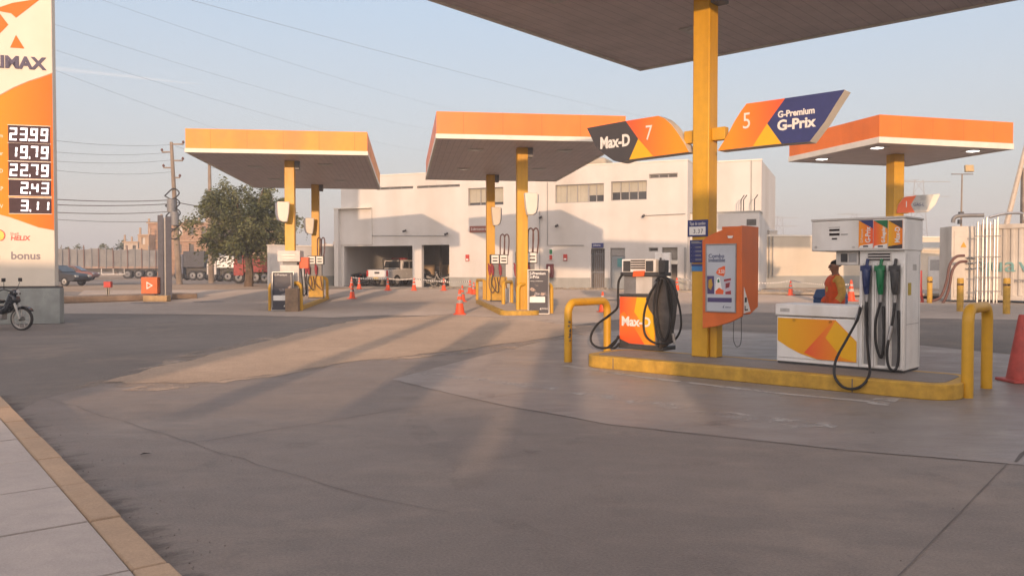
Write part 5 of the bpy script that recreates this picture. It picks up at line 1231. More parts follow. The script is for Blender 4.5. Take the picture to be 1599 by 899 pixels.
# ---------------------------------------------------------------- pickup in the garage and other vehicles
car_white = M('white_car_paint', (.72, .69, .66), .25, var=.03, coat=.5); tail_m = M('tail_lamp', (.42, .02, .015), .3); plate_y = M('yellow_plate', (.75, .5, .08), .5)
def wheels(t, xs, r, w, hw, rm=None):
    for x in xs:
        for s in (-1, 1):
            o = MB().lathe([(r * .6, -w / 2), (r * .92, -w / 2), (r, -w / 2 + .03), (r, w / 2 - .03), (r * .92, w / 2), (r * .6, w / 2)], (x, s * hw, r), 24, 'y').build('wheel', tyre_m, t)
            MB().lathe([(r * .2, -w / 2 - .005), (r * .6, -w / 2 + .02), (r * .6, w / 2 - .02), (r * .2, w / 2 + .005)], (x, s * hw, r), 18, 'y').build('rim', rm or rim_m, o)
p = BF.P + BF.ex * (BF(628, 440, 3.6)[0]) + BF.ey * 3.3
t = empty('pickup_truck', (p.x, p.y, .315), 62, 'white pickup truck parked in the left garage bay with tailgate to the yard', 'pickup truck')
b = MB(); b.prism([(-2.55, .5), (-2.55, 1.1), (-.9, 1.12), (-.85, 1.15), (1.15, 1.15), (1.3, 1.12), (2.4, 1.02), (2.6, .85), (2.6, .45), (2.0, .4), (-2.2, .42)], -.9, .9); b.build('body', car_white, t, bevel=.06)
b = MB(); b.prism([(-.95, 1.14), (-.75, 1.75), (-.5, 1.8), (.55, 1.78), (1.35, 1.13)], -.78, .78); cb = b.build('cab', car_white, t, bevel=.06)
b = MB()
for s in (-1, 1): b.prism([(-.72, 1.2), (-.6, 1.66), (-.05, 1.68), (-.05, 1.2)], s * .785 - .006, s * .785 + .006); b.prism([(.03, 1.2), (.03, 1.68), (.5, 1.67), (1.05, 1.2)], s * .785 - .006, s * .785 + .006)
b.quad((-.99 + .02, .66, 1.22), (-.99 + .02, -.66, 1.22), (-.815, -.62, 1.68), (-.815, .62, 1.68)); b.build('cab_window', glass_dark, cb)
tg = MB().bx(-2.6, -2.552, -.74, .74, .62, 1.08).build('tailgate', car_white, t, bevel=.015); MB().bx(-2.62, -2.603, -.2, .2, .84, .96).build('handle', pump_dark, tg)
for s in (-1, 1): MB().bx(-2.61, -2.54, s * .82 - .07, s * .82 + .07, .66, 1.06).build('tail_lamp', tail_m, t, bevel=.015)
bp_ = MB().bx(-2.72, -2.6, -.88, .88, .42, .6).build('rear_bumper', steel, t, bevel=.03); MB().bx(-2.73, -2.721, -.2, .2, .44, .58).build('number_plate', plate_y, bp_)
MB().tube([(-.95, -.7, 1.12), (-1.05, -.68, 1.82), (-1.05, .68, 1.82), (-.95, .7, 1.12)], .04, 8).build('roll_bar', pump_dark, t)
MB().bx(-.2, .1, -.6, .6, 1.8, 1.92).build('light_bar', moto_red, t, bevel=.03)
MB().bx(-2.4, -1.0, -.7, .7, 1.02, 1.16).build('bed_load', pump_dark, t)
wheels(t, (-1.6, 1.65), .38, .26, .82)
for i, (px, yy, rz, lb) in enumerate([(551, 1.2, 160, 'dark motorcycle parked left of the pickup in the garage'), (558, 2.2, 190, 'dark motorcycle behind the first one in the left garage bay'), (676, 1.4, 20, 'dark motorcycle parked left side of the right garage bay'), (692, 1.2, 200, 'dark motorcycle parked right side of the right garage bay')]):
    x = BF(px, 440, yy)[0]; q = BP + BF.ex * x + BF.ey * yy; q.z = .315; place_copy(mo, q, rz + BR, lb)

def car(label, P, rot, m, name='parked_car', hb=0):
    t = empty(name, P, rot, label, 'car')
    b = MB(); b.prism([(-2.1, .45), (-2.12, .8), (-1.9, .92), (-1.2, .95), (.9, .93), (1.8, .82), (2.1, .68), (2.12, .4), (1.9, .3), (-1.9, .3)], -.85, .85); b.build('body', m, t, bevel=.07)
    b = MB(); b.prism([(-1.75, .93), (-1.2, 1.36), (-.8, 1.44), (.2, 1.42), (1.0, .93)], -.72, .72); c = b.build('cabin', m, t, bevel=.06)
    b = MB()
    for s in (-1, 1): b.prism([(-1.4, .98), (-1.05, 1.32), (-.35, 1.36), (-.35, .98)], s * .725 - .006, s * .725 + .006); b.prism([(-.27, .98), (-.27, 1.36), (.2, 1.35), (.75, .98)], s * .725 - .006, s * .725 + .006)
    b.quad((.99, -.64, .97), (.99, .64, .97), (.3, .6, 1.4), (.3, -.6, 1.4)); b.build('windows', glass_dark, c)
    for s in (-1, 1): MB().bx(2.0, 2.13, s * .62 - .16, s * .62 + .16, .6, .74).build('headlight', lens_m, t, bevel=.02)
    wheels(t, (-1.3, 1.3), .31, .2, .78)
    return t
p = G(103, 446); car('dark car on the road just right of the price totem', (p.x - .6, p.y, zg(p.y)), -12, M('matte_dark_paint', (.035, .035, .04), .5))
p = AT(116, 440, 80); car('dull red car on the road behind the dark car', (p.x, 80, .3), 4, M('dull_red_paint', (.2, .07, .06), .5))

# long flatbed trailer with tarpaulin sides
tarp = M('grey_tarpaulin', (.3, .29, .28), .8, var=.16, scale=.9, bump=.3, c2=(.19, .185, .185))
p0 = AT(60, 430, 92); p1 = AT(262, 430, 96)
Lt = (p1 - p0).length; t = empty('flatbed_trailer', (p0.x, p0.y, .3), math.degrees(math.atan2(p1.y - p0.y, p1.x - p0.x)), 'long flatbed trailer with grey tarpaulin stake sides on the road', 'trailer')
MB().bx(0, Lt, -1.25, 1.25, 1.15, 1.4).build('flatbed', M('trailer_rust', (.36, .25, .19), .7, var=.2, scale=1), t)
b = MB(); n = 34; top = []; rnd = random.Random(2)
for k in range(n + 1):
    x = Lt * k / n; top.append((x, 3.35 + rnd.uniform(-.1, .1)))
for s, y in ((0, -1.22), (1, 1.22)):
    ids = [b.add([(x, y + (.06 if k % 2 else 0), 1.41), (x, y + (.1 if k % 2 else -.02), 2.4), (x, y, z)]) for k, (x, z) in enumerate(top)]
    for a, c in zip(ids, ids[1:]):
        for j in (0, 1): b.face((a + j, c + j, c + j + 1, a + j + 1))
b.build('tarpaulin', tarp, t)
for k in range(18): x = Lt * (k + .5) / 18; MB().bx(x - .05, x + .05, -1.34, -1.28, 1.2, 3.5 + .3 * (k % 3 == 0)).build('stake', pump_grey if k % 2 else hose_brown, t)
MB().bx(Lt * .49, Lt * .67, -1.3, -1.22, .45, .55).bx(Lt * .49, Lt * .495, -1.3, -1.22, .55, 1.14).bx(Lt * .58, Lt * .585, -1.3, -1.22, .55, 1.14).bx(Lt * .665, Lt * .67, -1.3, -1.22, .55, 1.14).build('side_guard', offwhite, t)
MB().bx(.5, Lt - .5, -.5, .5, .75, 1.14).build('chassis', pump_dark, t)
wheels(t, (1.2, 2.4, 3.6, Lt - 4.2, Lt - 3.0, Lt - 1.8), .52, .3, 1.05, pump_grey)

# trucks and boxes behind the tree
def truck(label, px0, px1, ybase_Y, zb, zt_, m, mcab, cab_left=True, name='parked_truck'):
    a, b_ = AT(px0, 440, ybase_Y), AT(px1, 440, ybase_Y); L = b_.x - a.x
    t = empty(name, (a.x, a.y, .3), 0, label, 'truck')
    MB().bx(L * .3, L, -1.2, 1.2, zb, zt_).build('cargo_box', m, t, bevel=.03); MB().bx(0, L, -.4, .4, .6, zb - .01).build('chassis', pump_dark, t)
    c = MB(); c.prism([(0, .6), (0, 1.5), (.25, 2.5), (L * .28, 2.6), (L * .28, .6)], -1.15, 1.15); q = c.build('cab', mcab, t, bevel=.06)
    MB().prism([(.32, 1.6), (.45, 2.35), (L * .24, 2.4), (L * .24, 1.6)], -1.16, -1.152).quad((.02, 1.0, 1.6), (.02, -1.0, 1.6), (.215, -.95, 2.4), (.215, .95, 2.4)).build('cab_window', glass_dark, q)
    wheels(t, (L * .14, L * .6, L * .85), .48, .28, 1.0, pump_grey); return t
truck('dark dump truck parked between the two utility poles', 280, 326, 82, 1.3, 2.9, M('dark_truck', (.06, .06, .07), .6, var=.25), M('truck_blue_grey', (.12, .13, .17), .5))
truck('white box truck parked behind the tree', 330, 384, 74, 1.25, 2.3, white, offwhite)
dred = M('dusty_red_paint', (.34, .05, .04), .6, var=.2); truck('red truck parked behind the tree trunk', 372, 428, 66, .9, 2.0, dred, dred)

# small roadside things
def simple(name, label, cat, P, parts, rot=0):
    t = empty(name, P, rot, label, cat)
    for nm, mb, m in parts: mb.build(nm, m, t, bevel=.01)
    return t
p = G(258, 459); x = .17
simple('edge_on_sign', 'tall dark pylon sign seen edge-on beside the orange arrow box', 'sign', p, [('left_panel', MB().bx(-.3, -.06, -.3, .3, 0, 4.0), M('pylon_dark', (.1, .1, .12), .5)), ('right_panel', MB().bx(.04, .3, -.3, .3, 0, 3.95), M('pylon_dark_two', (.08, .08, .1), .5)), ('core', MB().bx(-.058, .038, -.2, .2, .1, 3.9), offwhite)], 23)
p = G(236, 459.5)
t = simple('arrow_sign', 'orange box sign with white triangle on a yellow block', 'sign', p, [('box', MB().bx(-.38, .38, -.2, .2, .32, 1.1), M('arrow_orange', (.62, .15, .04), .6)), ('foot', MB().bx(-.2, .2, -.1, .1, 0, .3), pump_dark)])
m = MB(); tri = [(-.12, .53), (.18, .71), (-.12, .89)]; tri2 = [(-.08, .6), (.1, .71), (-.08, .82)]
m.prism([tri[0], tri[1], tri2[1], tri2[0]], -.212, -.2005); m.prism([tri[1], tri[2], tri2[2], tri2[1]], -.212, -.2005); m.prism([tri[2], tri[0], tri2[0], tri2[2]], -.212, -.2005); m.build('triangle', wht, t)
p = G(247, 461); tag(MB().bx(-.6, .5, -.25, .25, 0, .28).build('kerb_block', M('tan_block', (.45, .3, .15), .8, var=.15), None, bevel=.03, loc=p), 'tan concrete block at the foot of the pylon sign', 'block')
p = G(169, 461); simple('bollard', 'small red topped white bollard on the verge', 'bollard', (p.x, p.y, .2), [('post', MB().lathe([(.07, 0), (.07, .45)], n=10), cream), ('red_top', MB().bx(-.16, .16, -.1, .1, .45, .72), red)])

# utility poles and wires
pole_m = M('weathered_pole', (.3, .235, .18), .85, var=.2, scale=1.5, streak=.2)
def pole(label, base, top, Y, gear=True):
    a, b_ = AT(base[0], 447, Y), AT(*top, Y); a.z = .3
    t = empty('utility_pole', a, 0, label, 'utility pole', 'utility poles beside the road'); d_ = b_ - a
    MB().tube([(0, 0, 0), tuple(d_)], [.24, .12], 10).build('mast', pole_m, t)
    if gear:
        for k, (f, w_) in enumerate(((.985, .9), (.93, .75), (.87, .8), (.82, .7), (.75, .5))):
            c = d_ * f; s = -1 if k % 2 else 1; g = MB(); g.bx(c.x - (w_ if s < 0 else .1), c.x + (w_ if s > 0 else .1), c.y - .05, c.y + .05, c.z - .05, c.z + .05); g.build('cross_arm', pole_m, t)
            MB().lathe([(.05, 0), (.11, .1), (.05, .22)], (c.x + s * w_, c.y, c.z + .05), 8).build('insulator', hose_brown, t)
        for k, f in enumerate((.55, .46)):
            c = d_ * f; MB().lathe([(.3, -.5), (.32, 0), (.3, .5)], (c.x - .1 + .2 * k, c.y - .42, c.z), 12).build('transformer', pump_grey, t)
        for k in range(5):
            c = d_ * (.34 + .07 * k); MB().tube(spline([(c.x - .6, c.y - .3, c.z), (c.x, c.y - .4, c.z - .25), (c.x + .5, c.y - .3, c.z + .2), (c.x + .1, c.y - .4, c.z + .55), (c.x - .6, c.y - .3, c.z)], 5), .05, 5).build('cable_coil', black, t)
    return t
pole('leaning utility pole with transformers and cable coils left of the tree', (280, 447), (267.5, 222), 62)
pole('plain utility pole half hidden by the tree', (330, 447), (327, 255), 66, False)
wire_m = M('wire', (.2, .19, .19), .6)
def wire(P, Q, sag, r=.018):
    pts = []
    for k in range(21): a = k / 20; q = P.lerp(Q, a); q.z -= sag * 4 * a * (1 - a); pts.append(q)
    tag(MB().tube(pts, r, 5).build('power_line', wire_m), 'thin dark power line sagging across the sky', 'power line', 'power lines from the utility poles')
for i, (x0, y0, x1, y1, Y0, Y1, sg, r) in enumerate([(270, 226, -40, 200, 62, 44, .4, .011), (268, 238, -40, 222, 62, 44, .4, .011), (268, 250, -40, 238, 62, 46, .4, .011), (272, 268, -40, 246, 62, 46, .5, .011),
        (271, 312, -40, 300, 62, 50, .3, .035), (272, 318, -40, 312, 62, 50, .25, .035), (272, 330, -40, 322, 62, 50, .3, .03), (274, 345, -40, 330, 62, 50, .3, .02),
        (276, 316, 420, 330, 62, 70, .2, .04), (274, 228, 460, 262, 62, 80, .5, .011), (328, 262, 700, 270, 66, 110, .4, .011),
        (60, 30, 720, 210, 45, 120, .8, .006), (60, 70, 692, 240, 45, 120, .8, .006), (60, 100, 550, 255, 45, 120, .8, .006), (130, -10, 800, 190, 45, 120, .8, .006), (260, -10, 1100, 200, 40, 150, .6, .008)]):
    wire(AT(x0, y0, Y0), AT(x1, y1, Y1), sg, r)

# brick buildings and low houses in the distance
brick_m = Mlines('bare_brick', (.4, .24, .15), 2, .5, .12, .75, .85, .3, .18, 0, 3.2); brick2 = M('render_tan', (.45, .31, .2), .85, var=.15, scale=.4)
def block(label, px0, px1, Y, top_py, m, rows, colsn, dep=9, name='brick_house', frame=True, seed=0):
    a, b_ = AT(px0, 440, Y), AT(px1, 440, Y); L = b_.x - a.x; Hh = AT(px0, top_py, Y).z - .3; t = empty(name, (a.x, a.y, .3), 0, label, 'house')
    rnd = random.Random(seed); holes = []; sh = Hh / rows; sw = L / colsn
    for r_ in range(rows):
        for c_ in range(colsn):
            if rnd.random() < .82: holes.append((sw * (c_ + .25), sw * (c_ + .25) + sw * rnd.uniform(.35, .5), sh * r_ + sh * .3, sh * r_ + sh * .78))
    w_ = MB(); pierced(w_, 0, L, 0, Hh, holes, 0, .3); w_.quad((0, dep, 0), (0, 0, 0), (0, 0, Hh), (0, dep, Hh)); w_.quad((L, 0, 0), (L, dep, 0), (L, dep, Hh), (L, 0, Hh)); w_.quad((0, 0, Hh), (L, 0, Hh), (L, dep, Hh), (0, dep, Hh)); w_.build('wall', m, t)
    for h in holes: MB().bx(h[0], h[1], .28, .32, h[2], h[3]).build('window', slit if rnd.random() < .7 else offwhite, t)
    if frame:
        f = MB()
        for r_ in range(1, rows + 1): f.bx(-.15, L + .15, -.2, -.003, sh * r_ - .18, sh * r_)
        f.build('floor_slab', brick2, t)
        f = MB()
        for c_ in range(colsn + 1): x = L * c_ / colsn; f.bx(x - .12, x + .12, .3, .5, Hh + .01, Hh + rnd.uniform(.4, 1.2))
        f.build('bare_columns', brick2, t)
    return t
block('three storey bare brick house behind the leaning pole', 232, 330, 120, 347, brick_m, 3, 5, 12, seed=1)
block('narrow stepped brick house left of the three storey one', 218, 233, 118, 366, brick2, 3, 1, 8, seed=2)
block('small pale house far left of the brick houses', 194, 216, 130, 377, M('pale_house', (.55, .45, .36), .8), 2, 2, 8, seed=3)
block('taller tan brick house seen through the tree', 322, 432, 135, 336, brick2, 3, 5, 12, seed=4)
block('low white house with roof box right of the left canopy column', 486, 520, 130, 381, M('far_white', (.6, .54, .47), .8), 1, 3, 8, frame=False, seed=5)
block('low brown house seen beside the left canopy', 508, 535, 140, 386, brick_m, 1, 2, 8, seed=6)

# low annex wall to the left of the building
lw = MB(); a, b_ = AT(421, 447, 52), AT(530, 447, 56); L = (b_ - a).length; zt = AT(421, 383.5, 52).z - .3
t = empty('boundary_wall', (a.x, a.y, .3), math.degrees(math.atan2(b_.y - a.y, b_.x - a.x)), 'low cream wall between the tree and the white building', 'wall'); lw.bx(0, L, 0, .25, 0, zt); lw.build('wall', wall_m, t); MB().bx(0, L, -.02, -.002, 0, .7).build('dado', dado_m, t)
MB().bx(-.03, L, -.03, .28, zt + .002, zt + .07).build('coping', cream, t)

# ---------------------------------------------------------------- trees
def tree(label, P, h, w, n_clump, n_leaf, m, mt, seed=1, leaf=.16, low=.28, trunk=.22, name='tree', droop=.5, lean=0.0):
    rnd = random.Random(seed); t = empty(name, P, 0, label, 'tree'); tr = MB(); ends = []
    fork = h * .3
    tr.tube(spline([(0, 0, -.1), (.08, 0, fork * .5), (.02 + lean * .3, .05, fork)], 4), [trunk * (1.25 - .5 * i / 8) for i in range(9)], 9)
    for k in range(9):
        a = 2 * math.pi * k / 9 + rnd.uniform(-.3, .3); rr = rnd.uniform(.22, .46) * w; zz_ = h * rnd.uniform(.5, .9) if k % 3 else h * .45
        e = Vector((rr * math.cos(a) + lean, rr * math.sin(a), zz_)); mid = Vector((e.x * .45, e.y * .45, fork + (zz_ - fork) * .6)); P3 = [(0.02 + lean * .3, .05, fork - .1), tuple(mid), tuple(e)]
        S = spline(P3, 5); tr.tube(S, [trunk * .55 * (1 - .8 * i / (len(S) - 1)) for i in range(len(S))], 6); ends += [S[5], S[7], e]
        for j in range(3):
            s = S[rnd.randint(4, 8)]; e2_ = s + Vector((rnd.uniform(-1, 1), rnd.uniform(-1, 1), rnd.uniform(-.2, .7))) * w * .16; tr.tube([tuple(s), tuple(s.lerp(e2_, .5) + Vector((0, 0, .1))), tuple(e2_)], [trunk * .18, trunk * .12, trunk * .05], 5); ends.append(e2_)
    tr.build('trunk', mt, t)
    lf_ = MB()
    for k in range(n_clump):
        if k < len(ends) * 2: c = ends[k % len(ends)] + Vector((rnd.gauss(0, .3), rnd.gauss(0, .3), rnd.gauss(0, .25)))
        else:
            while True:
                q = Vector((rnd.uniform(-1, 1), rnd.uniform(-1, 1), rnd.uniform(-.8, 1)))
                if .35 < q.length < 1: break
            c = Vector((q.x * w * .5 + lean, q.y * w * .5, h * (low + 1) / 2 + q.z * h * (1 - low) / 2 * (1 if q.z > 0 else .95)))
        cr = rnd.uniform(.35, .8) * w * .11; lf_.cur = rnd.choice((0, 0, 1, 2)); dirn = Vector((c.x - lean, c.y, .2)).normalized() if c.length else Vector((1, 0, 0))
        for j in range(n_leaf):
            q = Vector((rnd.gauss(0, 1), rnd.gauss(0, 1), rnd.gauss(0, .6))) * cr * .62; p = c + q + Vector((0, 0, -droop * cr * (q.x ** 2 + q.y ** 2) / (cr * cr)))
            u = (dirn + Vector((rnd.uniform(-.9, .9), rnd.uniform(-.9, .9), rnd.uniform(-1.1, .25)))).normalized() * leaf * rnd.uniform(.6, 1.5); v = u.cross(Vector((rnd.uniform(-1, 1), rnd.uniform(-1, 1), rnd.uniform(-1, 1)))).normalized() * leaf * rnd.uniform(.16, .34)
            n = lf_.add([p - u * .5, p + v, p + u * .5, p - v]); lf_.face((n, n + 1, n + 2, n + 3))
    o = lf_.build('crown', m, t, sharp=180)
    return t
def leafm(name, c):
    m = M(name, c, .6, var=.3, scale=1.3); b = m.node_tree.nodes['Principled BSDF']; b.inputs['Specular IOR Level'].default_value = .25
    return m
leaves = [leafm('leaf_green', (.11, .12, .045)), leafm('leaf_light', (.17, .175, .07)), leafm('leaf_dark', (.065, .08, .03))]
bark = M('bark', (.17, .115, .075), .9, var=.25, scale=3, bump=.4)
p = AT(388, 447, 55); tree('broad feathery green tree standing left of the white building', (p.x, p.y, .3), 7.2, 7.2, 190, 140, leaves, bark, 3, .2, .16, .26, droop=.75, lean=-.35)
for i, (px, Y, h, w_) in enumerate([(118, 150, 6.5, 9), (150, 155, 6, 10), (182, 150, 6.3, 9), (215, 160, 7, 9)]):
    p = AT(px, 440, Y); tree(['low rounded tree at the far left behind the trailer', 'low wide tree second behind the trailer', 'low tree third behind the trailer', 'low tree behind the trailer nearest the houses'][i], (p.x, p.y, .3), h, w_, 40, 60, leaves, bark, 20 + i, .5, .3, .3, droop=.2)

# ---------------------------------------------------------------- right side: long wall, container, posts, masts
ylw = M('cream_wall', (.66, .58, .46), .8, var=.06, scale=.6, streak=.1)
a, b_ = AT(1186, 447, 50), AT(1560, 447, 54); L = (b_ - a).length; zt = AT(1250, 369.5, 50.7).z - .3
rotw = math.degrees(math.atan2(b_.y - a.y, b_.x - a.x))
t = empty('boundary_wall', (a.x, a.y, .3), rotw, 'long cream perimeter wall behind the right canopy', 'wall'); MB().bx(0, L, 0, .25, 0, zt).build('wall', ylw, t); MB().bx(0, L, -.03, -.003, 0, .75).build('dado', dado_m, t)
MB().bx(0, L, -.04, .29, zt + .002, zt + .1).build('coping', cream, t)
b = MB()
for k in range(3): b.tube([(.35 + .25 * k, -.07, .6), (.35 + .25 * k, -.07, zt)], .04, 6)
b.build('down_pipes', alu, t)
t = empty('wall_lamp', AT(1206, 366, 50.4), rotw, 'pale floodlight on top of the cream perimeter wall', 'floodlight'); MB().box((0, 0, .1), (.55, .25, .35), rx=20).build('lamp_housing', offwhite, t, bevel=.02); MB().tube([(0, .1, -.25), (0, .05, 0)], .04, 6).build('bracket', pump_dark, t)
# small white shed by the wall
sh = AT(1463, 440, 46); t = empty('utility_shed', (sh.x, sh.y, .3), -4, 'small pale shed with sloping roof left of the container', 'shed')
MB().bx(-.9, .9, 0, 1.6, 0, 2.25).build('wall', ylw, t); MB().prism_x([(-.25, 2.3), (-.25, 2.38), (1.8, 2.75), (1.8, 2.6)], -1.05, 1.05).build('roof', dado_m, t); d_ = MB().bx(-.5, .3, -.04, -.003, .05, 1.9).build('door', offwhite, t, bevel=.01); MB().bx(-.4, .2, -.05, -.041, 1.1, 1.7).build('louvre', alu, d_)
# container
CP_ = G(1525, 472); CRT = -40
cfm = Frame(CP_, CRT)
cont = M('container_white', (.62, .57, .5), .55, var=.08, scale=1.5, streak=.18)
t = empty('container', CP_, CRT, 'white corrugated gas container with teal lettering behind the right hoop', 'container')
ch = AT(1525, 351, CP_.y).z - CP_.z; cl = 7.0; cw = 2.0
MB().bx(.0, cl, .06, cw, .12, ch - .1).build('body', cont, t)
cg = MB()
for k in range(22): x = .35 + k * .3; cg.prism_z([(x, .055), (x + .05, 0), (x + .14, 0), (x + .19, .055)], .34, ch - .22)
cg.build('corrugation', cont, t)
fr = MB(); fr.bx(-.03, cl, -.03, .055, .12, .32); fr.bx(-.03, cl, -.03, .055, ch - .2, ch); fr.bx(-.03, .14, -.03, .055, .322, ch - .202); fr.build('frame', cont, t, bevel=.01)
b = MB()
for x in (.1, 2.5, 5): b.bx(x, x + .2, .1, .3, -.02, .118); b.bx(x, x + .2, cw - .3, cw - .1, -.02, .118)
b.build('feet', pump_dark, t)
# valve cabinet joined to the container's left end, turned towards the yard
CF2 = Frame(CP_, -6); xl = CF2(1485.5, 420)[0]
def turn(o): o.rotation_euler = (0, 0, R(-6 - CRT)); return o
zt = CF2(1500, 353)[1]
cb2 = turn(MB().bx(xl, -.06, .0, 1.3, .1, zt).build('end_cabinet', cont, t, bevel=.02))
ed = MB(); ed.bx(xl + .1, -.16, -.03, -.002, .25, zt - .2); q = turn(ed.build('end_door', cont, t, bevel=.012))
m = MB(); m.prism([(xl * .55 - .13, zt - .95), (xl * .55 + .13, zt - .95), (xl * .55, zt - .7)], -.045, -.032); m.build('warning_triangle', yellow, q)
e = MB(); e.bx(xl + .1, -.16, -.045, -.031, zt - .5, zt - .46); e.bx(xl + .1, -.16, -.045, -.031, .6, .64); e.build('door_ribs', offwhite, q)
b = MB()
for z in (1.5, 1.75, 2.0): b.tube([(-.5, -.01, z), (-.5, -.14, z), (-.25, -.2, z), (-.05, -.2, z + .05), (.25, -.1, z + .05)], .035, 6); b.lathe([(.07, -.02), (.07, .02)], (-.4, -.2, z), 10, 'y')
turn(b.build('valve_pipes', steel, t))
teal = M('teal_letter', (.2, .4, .38), .6)
for ch_, px in (('q', 1526), ('u', 1546), ('a', 1568), ('v', 1590)):
    x, z = cfm(px, 424, -.02); text('lettering', ch_, .92, teal, t, (x, -.02, z), ext=.01, sx=1.15)
x, z = cfm(1584, 441, -.02); text('lettering', 'POWER', .2, pump_grey, t, (x, -.02, z), ext=.008)
# pipework in front of the container corner
pw_ = AT(1531, 470, CP_.y - .75); t = empty('pipe_rack', (pw_.x, pw_.y, 0), -20, 'rack of grey vertical gas pipes before the container', 'pipe rack')
b = MB()
for k, x in enumerate((-.14, .06, .2, .34, .5, .62)): b.tube([(x, 0, 0), (x, 0, 3.55 + .1 * (k % 3))], .035 if k % 2 else .05, 7)
b.build('vertical_pipes', steel, t); b = MB()
for z in (.5, 1.1, 2.0, 2.9): b.bx(-.25, .75, -.06, -.02, z, z + .05)
b.build('cross_rails', pump_grey, t)
MB().tube(spline([(-1.1, .1, 3.55), (-1.05, .1, 3.75), (-.8, .1, 3.85), (.1, .0, 3.85)], 5), .09, 9).build('exhaust_pipe', pump_grey, t); MB().tube(spline([(.3, 0, 3.75), (.9, .1, 3.9), (1.6, .3, 3.9), (1.7, .3, 3.6)], 5), .06, 8).build('vent_pipe', steel, t)
hp_ = [(1506, 399), (1493, 401), (1483, 414), (1478, 440), (1468, 464), (1450, 471)]
for k, off in enumerate((0, .12)):
    P = spline([AT(a_ + 4 * k, b__ + 9 * k, CP_.y - .7) for a_, b__ in hp_], 6); o = MB().tube(P, .06, 8).build('gas_hose', hose_brown); tag(o, ['upper brown gas hose drooping from the container to the ground', 'lower brown gas hose drooping from the container to the ground'][k], 'hose')
# yellow posts
def post(label, px, py, top_py):
    p = G(px, py); h = AT(px, top_py, p.y).z - p.z; t = empty('bollard', p, 0, label, 'bollard', 'yellow posts before the container'); MB().lathe([(.11, 0), (.11, h - .03), (.09, h)], n=14).build('post', yellow_old, t); MB().lathe([(.1125, h * .78), (.1125, h * .84)], n=14).build('worn_band', kerb_m, t)
post('yellow post furthest left, before the small shed', 1451.5, 473, 432); post('yellow post in the middle, before the container corner', 1499, 486, 434); post('yellow post furthest right, before the teal lettering', 1571.5, 490, 434)
rp_ = G(1437, 472); tag(MB().tube(spline([(0, 0, 0), (.1, 0, .02), (.02, 0, .5), (0, 0, 1.35), (0, 0, 1.4)], 5), .06, 8).build('standpipe', red, None, loc=rp_), 'thin red standpipe at the right edge of the white dispenser', 'pipe')
# lamp mast, crane boom, pylons
a = AT(1499, 440, 60); t = empty('flood_mast', (a.x, a.y, .3), 0, 'slim floodlight mast above the container', 'mast'); zt = AT(1502, 272, 60).z - .3
MB().tube([(0, 0, 0), (.05, 0, zt)], [.09, .05], 8).build('mast', pole_m, t); MB().bx(-.75, .85, -.04, .04, zt - .04, zt + .04).build('cross_arm', pump_grey, t); MB().box((.5, -.1, zt + .4), (.62, .22, .5), rx=-10).build('floodlight', M('flood_beige', (.5, .36, .17), .5), t, bevel=.03)
b = MB(); b.bx(-.15, .15, -.15, .1, zt * .62, zt * .66); b.bx(-.2, .02, -.15, .1, zt * .55, zt * .59); b.build('speaker', pump_dark, t)
a = AT(1573, 345, 62); c = AT(1601, 232, 62); t = empty('boom', (a.x, a.y, 0), 0, 'pale slanting boom rising behind the container at the right edge', 'crane boom')
dv = c - a; MB().tube([(-dv.x * .75, 0, .3), (0, 0, a.z), (dv.x * 1.6, 0, a.z + dv.z * 1.6)], [.2, .2, .14], 8).build('boom_arm', M('boom_cream', (.55, .46, .36), .6), t); MB().bx(1.05, 1.35, -.15, .15, .3, a.z + 4).build('boom_mast', pole_m, t)
def pylon(label, px, top_py, Y, w_=6):
    a = AT(px, 440, Y); h = AT(px, top_py, Y).z; t = empty('pylon', (a.x, a.y, 0), 0, label, 'pylon', 'distant lattice pylons'); b = MB()
    for s in (-1, 1): b.tube([(s * w_ * .35, 0, 0), (s * w_ * .12, 0, h)], .16, 5)
    n = 7
    for k in range(n): z0, z1_ = h * k / n, h * (k + 1) / n; w0 = w_ * (.35 - .23 * k / n); w1 = w_ * (.35 - .23 * (k + 1) / n); b.tube([(-w0, 0, z0), (w1, 0, z1_)], .1, 4); b.tube([(w0, 0, z0), (-w1, 0, z1_)], .1, 4)
    b.build('lattice', M('pylon_grey', (.3, .28, .27), .7), t); b = MB()
    for z in (.98, .82): b.tube([(-w_ * .9, 0, h * z), (w_ * .9, 0, h * z)], .14, 4); b.tube([(-w_ * .9, 0, h * z), (0, 0, h * (z + .02))], .1, 4)
    b.build('cross_arms', pole_m, t)
pylon('distant lattice pylon right of the single right column', 1433, 281, 330, 14); pylon('faint distant pylon above the cream wall', 1217, 338, 420, 10); pylon('faint distant pylon left of the white dispenser head', 1333, 333, 420, 10)
# rooftop mast seen over the left canopy
a = AT(438, 215, 30.2)
t = empty('roof_rig', (a.x, 34, 6.2), 0, 'small bent metal rig on top of the left canopy', 'rig'); MB().tube([(-.3, 0, 0), (.1, 0, .6), (.35, 0, .75)], .025, 5).tube([(.45, 0, 0), (.45, 0, .8)], .025, 5).tube([(-.1, 0, .35), (.6, 0, .4)], .02, 5).build('rig_frame', pump_grey, t)
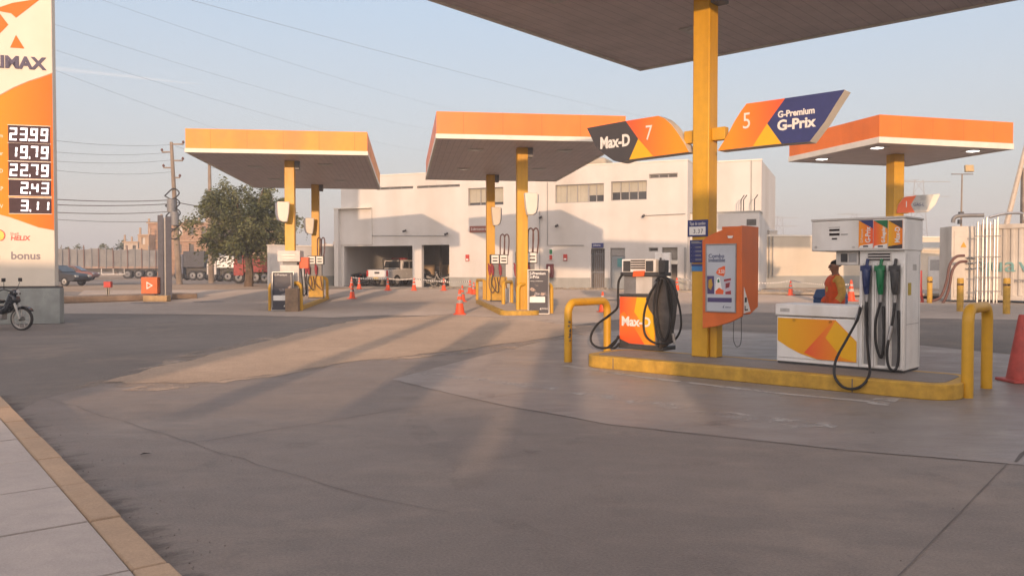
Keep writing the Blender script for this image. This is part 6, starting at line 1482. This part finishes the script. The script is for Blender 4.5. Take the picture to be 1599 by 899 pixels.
# a cable hanging down the front of the right canopy
# ---------------------------------------------------------------- unseen blocks added behind the viewer to throw the long shade
blocker = M('blocker_render', (.5, .45, .4), .8)
def solid(name, label, cat, x0, x1, y0, y1, h, top=None):
    t = empty(name, (0, 0, 0), 0, label, cat); MB().bx(x0, x1, y0, y1, 0, h).build('wall', blocker, t); MB().bx(x0 - .05, x1 + .05, y0 - .05, y1 + .05, h + .002, h + .1).build('coping', cream, t)
solid('blocker', 'plain shop box added unseen behind the viewer on the right to cast shade', 'building', .55, 34, -18, -10, 5.15)  # added out of view, sized to shade the near pumps
solid('house', 'plain block added unseen behind the viewer on the left to cast shade', 'building', -40, -7.4, -18, -10, 5.3)  # added out of view to shade the left yard and totem foot
solid('boundary_wall', 'low wall added unseen behind the viewer to shade the foreground', 'wall', -7.35, -1.75, -10.4, -10.1, 2.05)  # low pieces added out of view to keep sun off the foreground
solid('boundary_wall', 'low wall piece added unseen behind the viewer to cast shade, by the shop', 'wall', -1.05, .5, -10.4, -10.1, 2.0)
solid('boundary_wall', 'lowest wall piece added unseen behind the viewer to let a light streak through', 'wall', -1.74, -1.06, -10.4, -10.1, 1.78)  # kept lower so a strip of sun passes
for i, (x, w_, h) in enumerate(((-4.95, .42, 4.4), (-3.05, .75, 3.95), (-1.15, .7, 3.55))):  # unseen piers added to cast the dark streaks across the lit ground
    tag(MB().bx(x - w_ / 2, x + w_ / 2, -10.8, -10.45, 0, h).build('shade_pier', blocker, None, bevel=.1), ['tall pier added unseen behind the viewer to cast a shade streak', 'wide pier added unseen behind the viewer to cast a shade streak', 'short pier added unseen behind the viewer to cast a shade streak'][i], 'pier')

# faint contrail high in the far sky
cm = bpy.data.materials.new('contrail'); cm.use_nodes = True; n_ = cm.node_tree; b_ = n_.nodes['Principled BSDF']; b_.inputs['Base Color'].default_value = (.9, .88, .86, 1); b_.inputs['Alpha'].default_value = .035; b_.inputs['Roughness'].default_value = 1
m = MB(); P = [AT(84, 107, 3200), AT(160, 115, 3240), (AT(240, 124, 3280)), AT(320, 133, 3320)]; m.tube(P, [9, 7, 5, 1], 10); o = m.build('contrail', cm); o['kind'] = 'structure'

# evening haze in the air
hz_m = bpy.data.materials.new('haze'); hz_m.use_nodes = True; n_ = hz_m.node_tree; n_.nodes.remove(n_.nodes['Principled BSDF'])
v_ = n_.nodes.new('ShaderNodeVolumePrincipled'); v_.inputs['Color'].default_value = (.93, .935, .96, 1); v_.inputs['Density'].default_value = HAZE; v_.inputs['Anisotropy'].default_value = 0
n_.links.new(v_.outputs[0], n_.nodes['Material Output'].inputs['Volume'])
o = MB().bx(-425, 425, -70, 645, -2, 34).build('haze', hz_m); o['kind'] = 'stuff'
